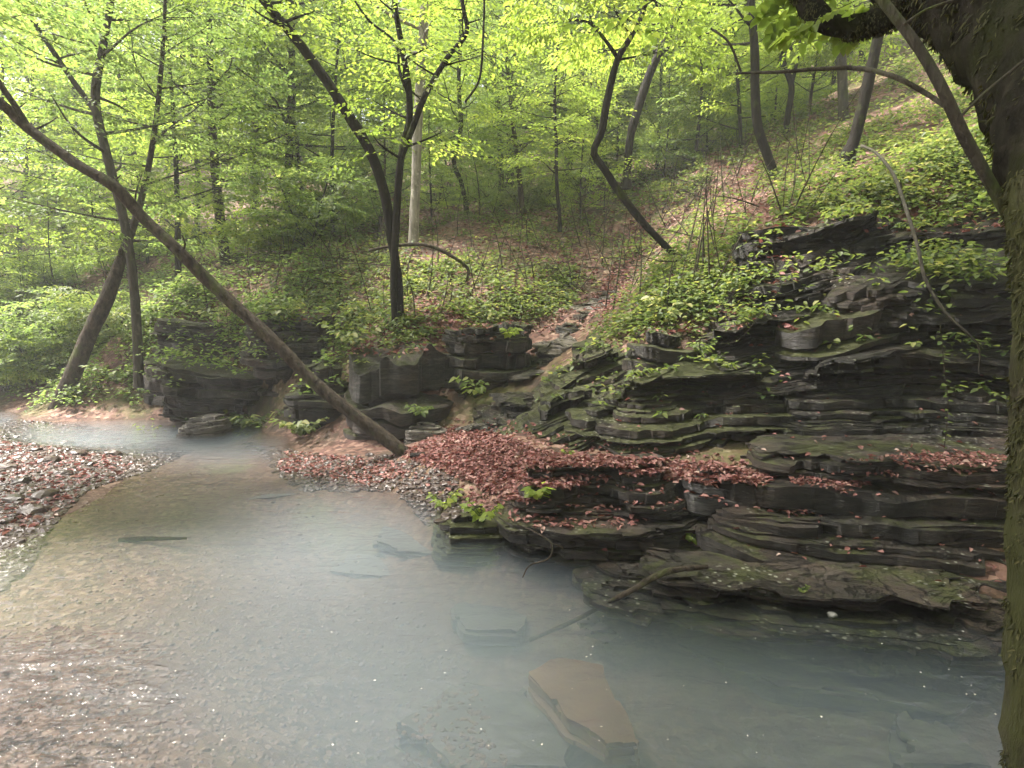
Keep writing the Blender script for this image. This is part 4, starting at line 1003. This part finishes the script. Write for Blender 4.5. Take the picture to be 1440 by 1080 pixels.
plant('leafy bush of pale herbs hanging over the rounded mossy knob', 935, 460, 7, .6, .11, 12, mat=GREEN_HERB, rb=.2)
plant('leafy herb trailing below the mossy knob', 985, 500, 8, .32, .09, 6, mat=GREEN_MID, rb=.1)
plant('tiny seedling at the cliff foot in the red leaves', 800, 642, 9, .12, .06, 4)
plant('arching broad leaved shrub on the rim of the dark cliff', 1225, 285, 10, .6, .11, 12, mat=GREEN_HERB, rb=.1)
plant('broad leaved sprig in the dark recess beside the slanting sapling', 1345, 305, 11, .4, .11, 6, mat=GREEN_MID, rb=.2)
plant('large leaved sprig low on the rim left of the arching shrub', 1160, 300, 12, .4, .11, 7, mat=GREEN_HERB, rb=.1)
plant('low fern like clump at the water edge before the far ledge', 352, 604, 13, .55, .14, 26, mat=GREEN_HERB, rb=.05, spread=.9)
plant('pale green clump between the low fern clump and the leaning log', 428, 612, 14, .5, .13, 22, mat=GREEN_HERB, rb=.1, spread=.8)
plant('green shrub on the bank beside the thick leaning trunk', 165, 540, 15, .7, .13, 14, mat=GREEN_MID, rb=.05, spread=.7)
plant('yellow green herb patch on the knoll edge above the boulder', 480, 470, 16, .5, .11, 12, mat=GREEN_BRIGHT, rb=.05, spread=.7)
plant('pale herbs hanging over the vine draped rock face', 400, 450, 17, .6, .12, 14, mat=GREEN_HERB, rb=.1, spread=.8, lean=(0, -.6))
plant('leafy herbs overhanging the far layered rock face', 300, 452, 18, .7, .13, 14, mat=GREEN_HERB, rb=.1, spread=.8, lean=(0, -.6))
plant('drooping pale shrub over the left shoulder of the big boulder', 500, 488, 20, .55, .12, 14, mat=GREEN_HERB, rb=.1, spread=.8, lean=(0, -.5))
plant('leafy shrub on top of the dark rock face next to the gully', 690, 455, 21, .5, .11, 12, mat=GREEN_HERB, rb=.15, spread=.8, lean=(0, -.4))
plant('low herb tuft behind the foot of the leaning log', 590, 585, 22, .3, .10, 8, mat=GREEN_MID, rb=.1, spread=.7)
plant('yellowish shrub on the bank halfway along the leaning trunk', 285, 345, 23, .9, .13, 16, mat=GREEN_BRIGHT, rb=.3, spread=.8, D=12.5)
plant('small seedling on the wet brown ledge', 1128, 832, 19, .06, .03, 4, mat=GREEN_MID)

# vines hanging on the rocks
def vine(label, pts, seed, nl=18, ll=.045, leafm=GREEN_MID):
    r = np.random.default_rng(seed)
    P, _ = px_path([(a, b, D, 2) for a, b, D in pts], 30)
    root = empty('hanging_vine', P[0], label, 'vine'); o = np.array(root.location); sm, lm = MB(), MB()
    tube(sm, P, np.full(30, .004), 5, 0, 0, cap=False)
    i = np.linspace(2, 29, nl).astype(int); a = np.where(np.arange(nl) % 2, 0, PI) + r.normal(0, .3, nl)
    if nl: leaves(lm, P[i], np.column_stack([np.cos(a), -.4 + 0 * a, r.normal(0, .2, nl)]), np.column_stack([r.normal(0, .2, nl), -.5 + 0 * a, 1 + 0 * a]), ll * r.uniform(.7, 1.2, nl), .7, .1, .2, 0, r.random(nl), r)
    build('stem', sm, BARK_BROWN, root, origin=o)
    if nl: build('foliage', lm, leafm, root, origin=o)
vine('leafy vine hanging straight down over the black recess beside the mossy trunk', [(1322,455,5.3),(1328,520,5.3),(1333,570,5.3),(1328,630,5.3)], 1, 22)
vine('thin looping vine with small leaves on the cliff left of the mossy slab', [(1085,360,7.0),(1098,400,6.6),(1070,440,6.3),(1035,480,6.2),(985,480,6.3)], 2, 16)
vine('bare vine dangling on the far layered rock face', [(318,435,11.3),(322,480,11.3),(320,530,11.3)], 3, 10)
vine('short leafy vine over the vine draped rock face', [(355,460,10.4),(362,490,10.4),(366,508,10.4)], 4, 10, .06)

# driftwood and small loose things
def stick(name, label, pts, bark, seed, cat, twigs=()):
    root = empty(name, at(*pts[0][:3]), label, cat); o = np.array(root.location)
    tm = MB(); P, R_ = px_path(pts, 30); tube(tm, P, R_, 10, 0, .15, seed, 12)
    build('stem', tm, bark, root, origin=o)
    for k, t in enumerate(twigs):
        tw = MB(); P, R_ = px_path(t, 14); tube(tw, P, R_, 6, 0, .1, seed + k, 12); build('twig', tw, bark, root, origin=o)
stick('driftwood', 'curved grey brown driftwood branch dipping into the pool beside the ledge', [(745,900,4.35,7),(805,874,4.3,8),(850,850,4.2,9),(893,828,4.0,11),(920,811,4.0,13),(950,801,4.0,13),(995,797,4.02,8)], BARK_BROWN, 5, 'branch')
stick('fallen_twig', 'thin bare twig dangling from the ledge edge over the pool', [(728,738,4.75,3),(752,748,4.65,3),(775,764,4.6,3),(772,785,4.55,3),(745,795,4.5,3),(735,812,4.45,2)], BARK_BROWN, 6, 'twig', [[(775,764,4.6,2),(788,768,4.6,2),(792,772,4.6,1.5)]])
stick('sunken_log', 'dark waterlogged stick lying in the shallow riffle', [(168,760,5.4,9),(200,758,5.4,9),(262,757,5.4,5)], BARK_DARK, 7, 'log')
stick('fallen_log', 'short dark log stub lying in the leaf drift behind the leaning log', [(578,641,7.3,10),(610,638,7.2,12),(640,632,7.1,11)], BARK_DARK, 8, 'log')
r = np.random.default_rng(970); mb = MB(); P = []
for k in range(170):
    p = on_z(r.uniform(150, 1400), r.uniform(690, 1060) , .003)
    if ground(p[0], p[1])[0][2] < -.03: P.append(p)
n = len(P); a = r.uniform(0, 6.28, n)
leaves(mb, np.array(P), np.column_stack([np.cos(a), np.sin(a), 0 * a]), np.tile([0., 0, 1], (n, 1)), r.uniform(.004, .016, n), .6, .1, .0, 0, r.uniform(.3, 1, n), r)
tag(build('floating_debris', mb, STONE_PALE), 'tiny pale leaf specks floating on the pool', 'debris', kind='stuff')
def single_leaf(label, px, py, col, seed, size):
    r = np.random.default_rng(seed); p, n, _ = seen(px, py); mb = MB()
    leaves(mb, np.array([p + [0, 0, .01]]), np.array([[1., .3, .1]]), np.array([n]), size, .5, .2, .1, 0, np.array([col]), r)
    tag(build('fallen_leaf', mb, LITTER if col > 5 else GREEN_BRIGHT, origin=p), label, 'leaf')
single_leaf('yellow fallen leaf on the wet brown ledge by the driftwood', 1008, 830, 1.0, 3, .06)

# ------------------------------------------------------------------ haze, sky, sun, camera
HAZE = 0.0024
if HAZE:
    hm, nt, out = newmat('haze_air'); t = NT(nt)
    pv = t.n('ShaderNodeVolumePrincipled', {'Color': (.93, .96, 1, 1), 'Density': HAZE, 'Anisotropy': .1})
    t.link(pv.outputs[0], out.inputs[1])
    hb = MB(); a, b, c, d, e, f = -70, 70, -30, 95, -14, 62
    hb.add([(a,c,e),(b,c,e),(b,d,e),(a,d,e),(a,c,f),(b,c,f),(b,d,f),(a,d,f)], [[3,2,1,0],[4,5,6,7],[0,1,5,4],[1,2,6,5],[2,3,7,6],[3,0,4,7]])
    tag(build('haze', hb, hm, smooth=False), kind='stuff')

EL, AZ = math.radians(62), math.radians(-75)      # sun behind the wood, a little to the left
W = bpy.data.worlds.new('World'); SC.world = W; W.use_nodes = True
nt = W.node_tree; bg = nt.nodes['Background']
sky = nt.nodes.new('ShaderNodeTexSky'); sky.sky_type = 'NISHITA'; sky.sun_disc = False
sky.sun_elevation = EL; sky.sun_rotation = AZ; sky.dust_density = 5.0; sky.ozone_density = .3; sky.air_density = 1.0
hs = nt.nodes.new('ShaderNodeHueSaturation'); hs.inputs['Saturation'].default_value = .35
nt.links.new(sky.outputs[0], hs.inputs['Color']); nt.links.new(hs.outputs[0], bg.inputs[0])
bg.inputs[1].default_value = .085
L = bpy.data.lights.new('sun', 'SUN'); L.energy = 4.8; L.angle = math.radians(10); L.color = (1, .93, .85)
lo = bpy.data.objects.new('sun', L); COL.objects.link(lo)
sd = Vector((math.sin(AZ) * math.cos(EL), math.cos(AZ) * math.cos(EL), math.sin(EL)))
lo.rotation_euler = sd.to_track_quat('Z', 'Y').to_euler(); lo.location = sd * 50

cam = bpy.data.cameras.new('camera'); co = bpy.data.objects.new('camera', cam); COL.objects.link(co)
cam.sensor_width = 36; cam.lens = 36 * FPX / 1440; cam.clip_start = .05; cam.clip_end = 500
co.location = (0, 0, CAMH); co.rotation_euler = (PI / 2 - PITCH, 0, 0)
SC.camera = co
SC.view_settings.view_transform = 'Standard'; SC.view_settings.look = 'None'
SC.view_settings.exposure = 2.25; SC.view_settings.gamma = 1
c = SC.cycles
c.use_denoising = True
c.max_bounces = 7; c.diffuse_bounces = 3; c.glossy_bounces = 3; c.transmission_bounces = 4; c.transparent_max_bounces = 8; c.volume_bounces = 1
c.use_adaptive_sampling = True; c.adaptive_threshold = .02
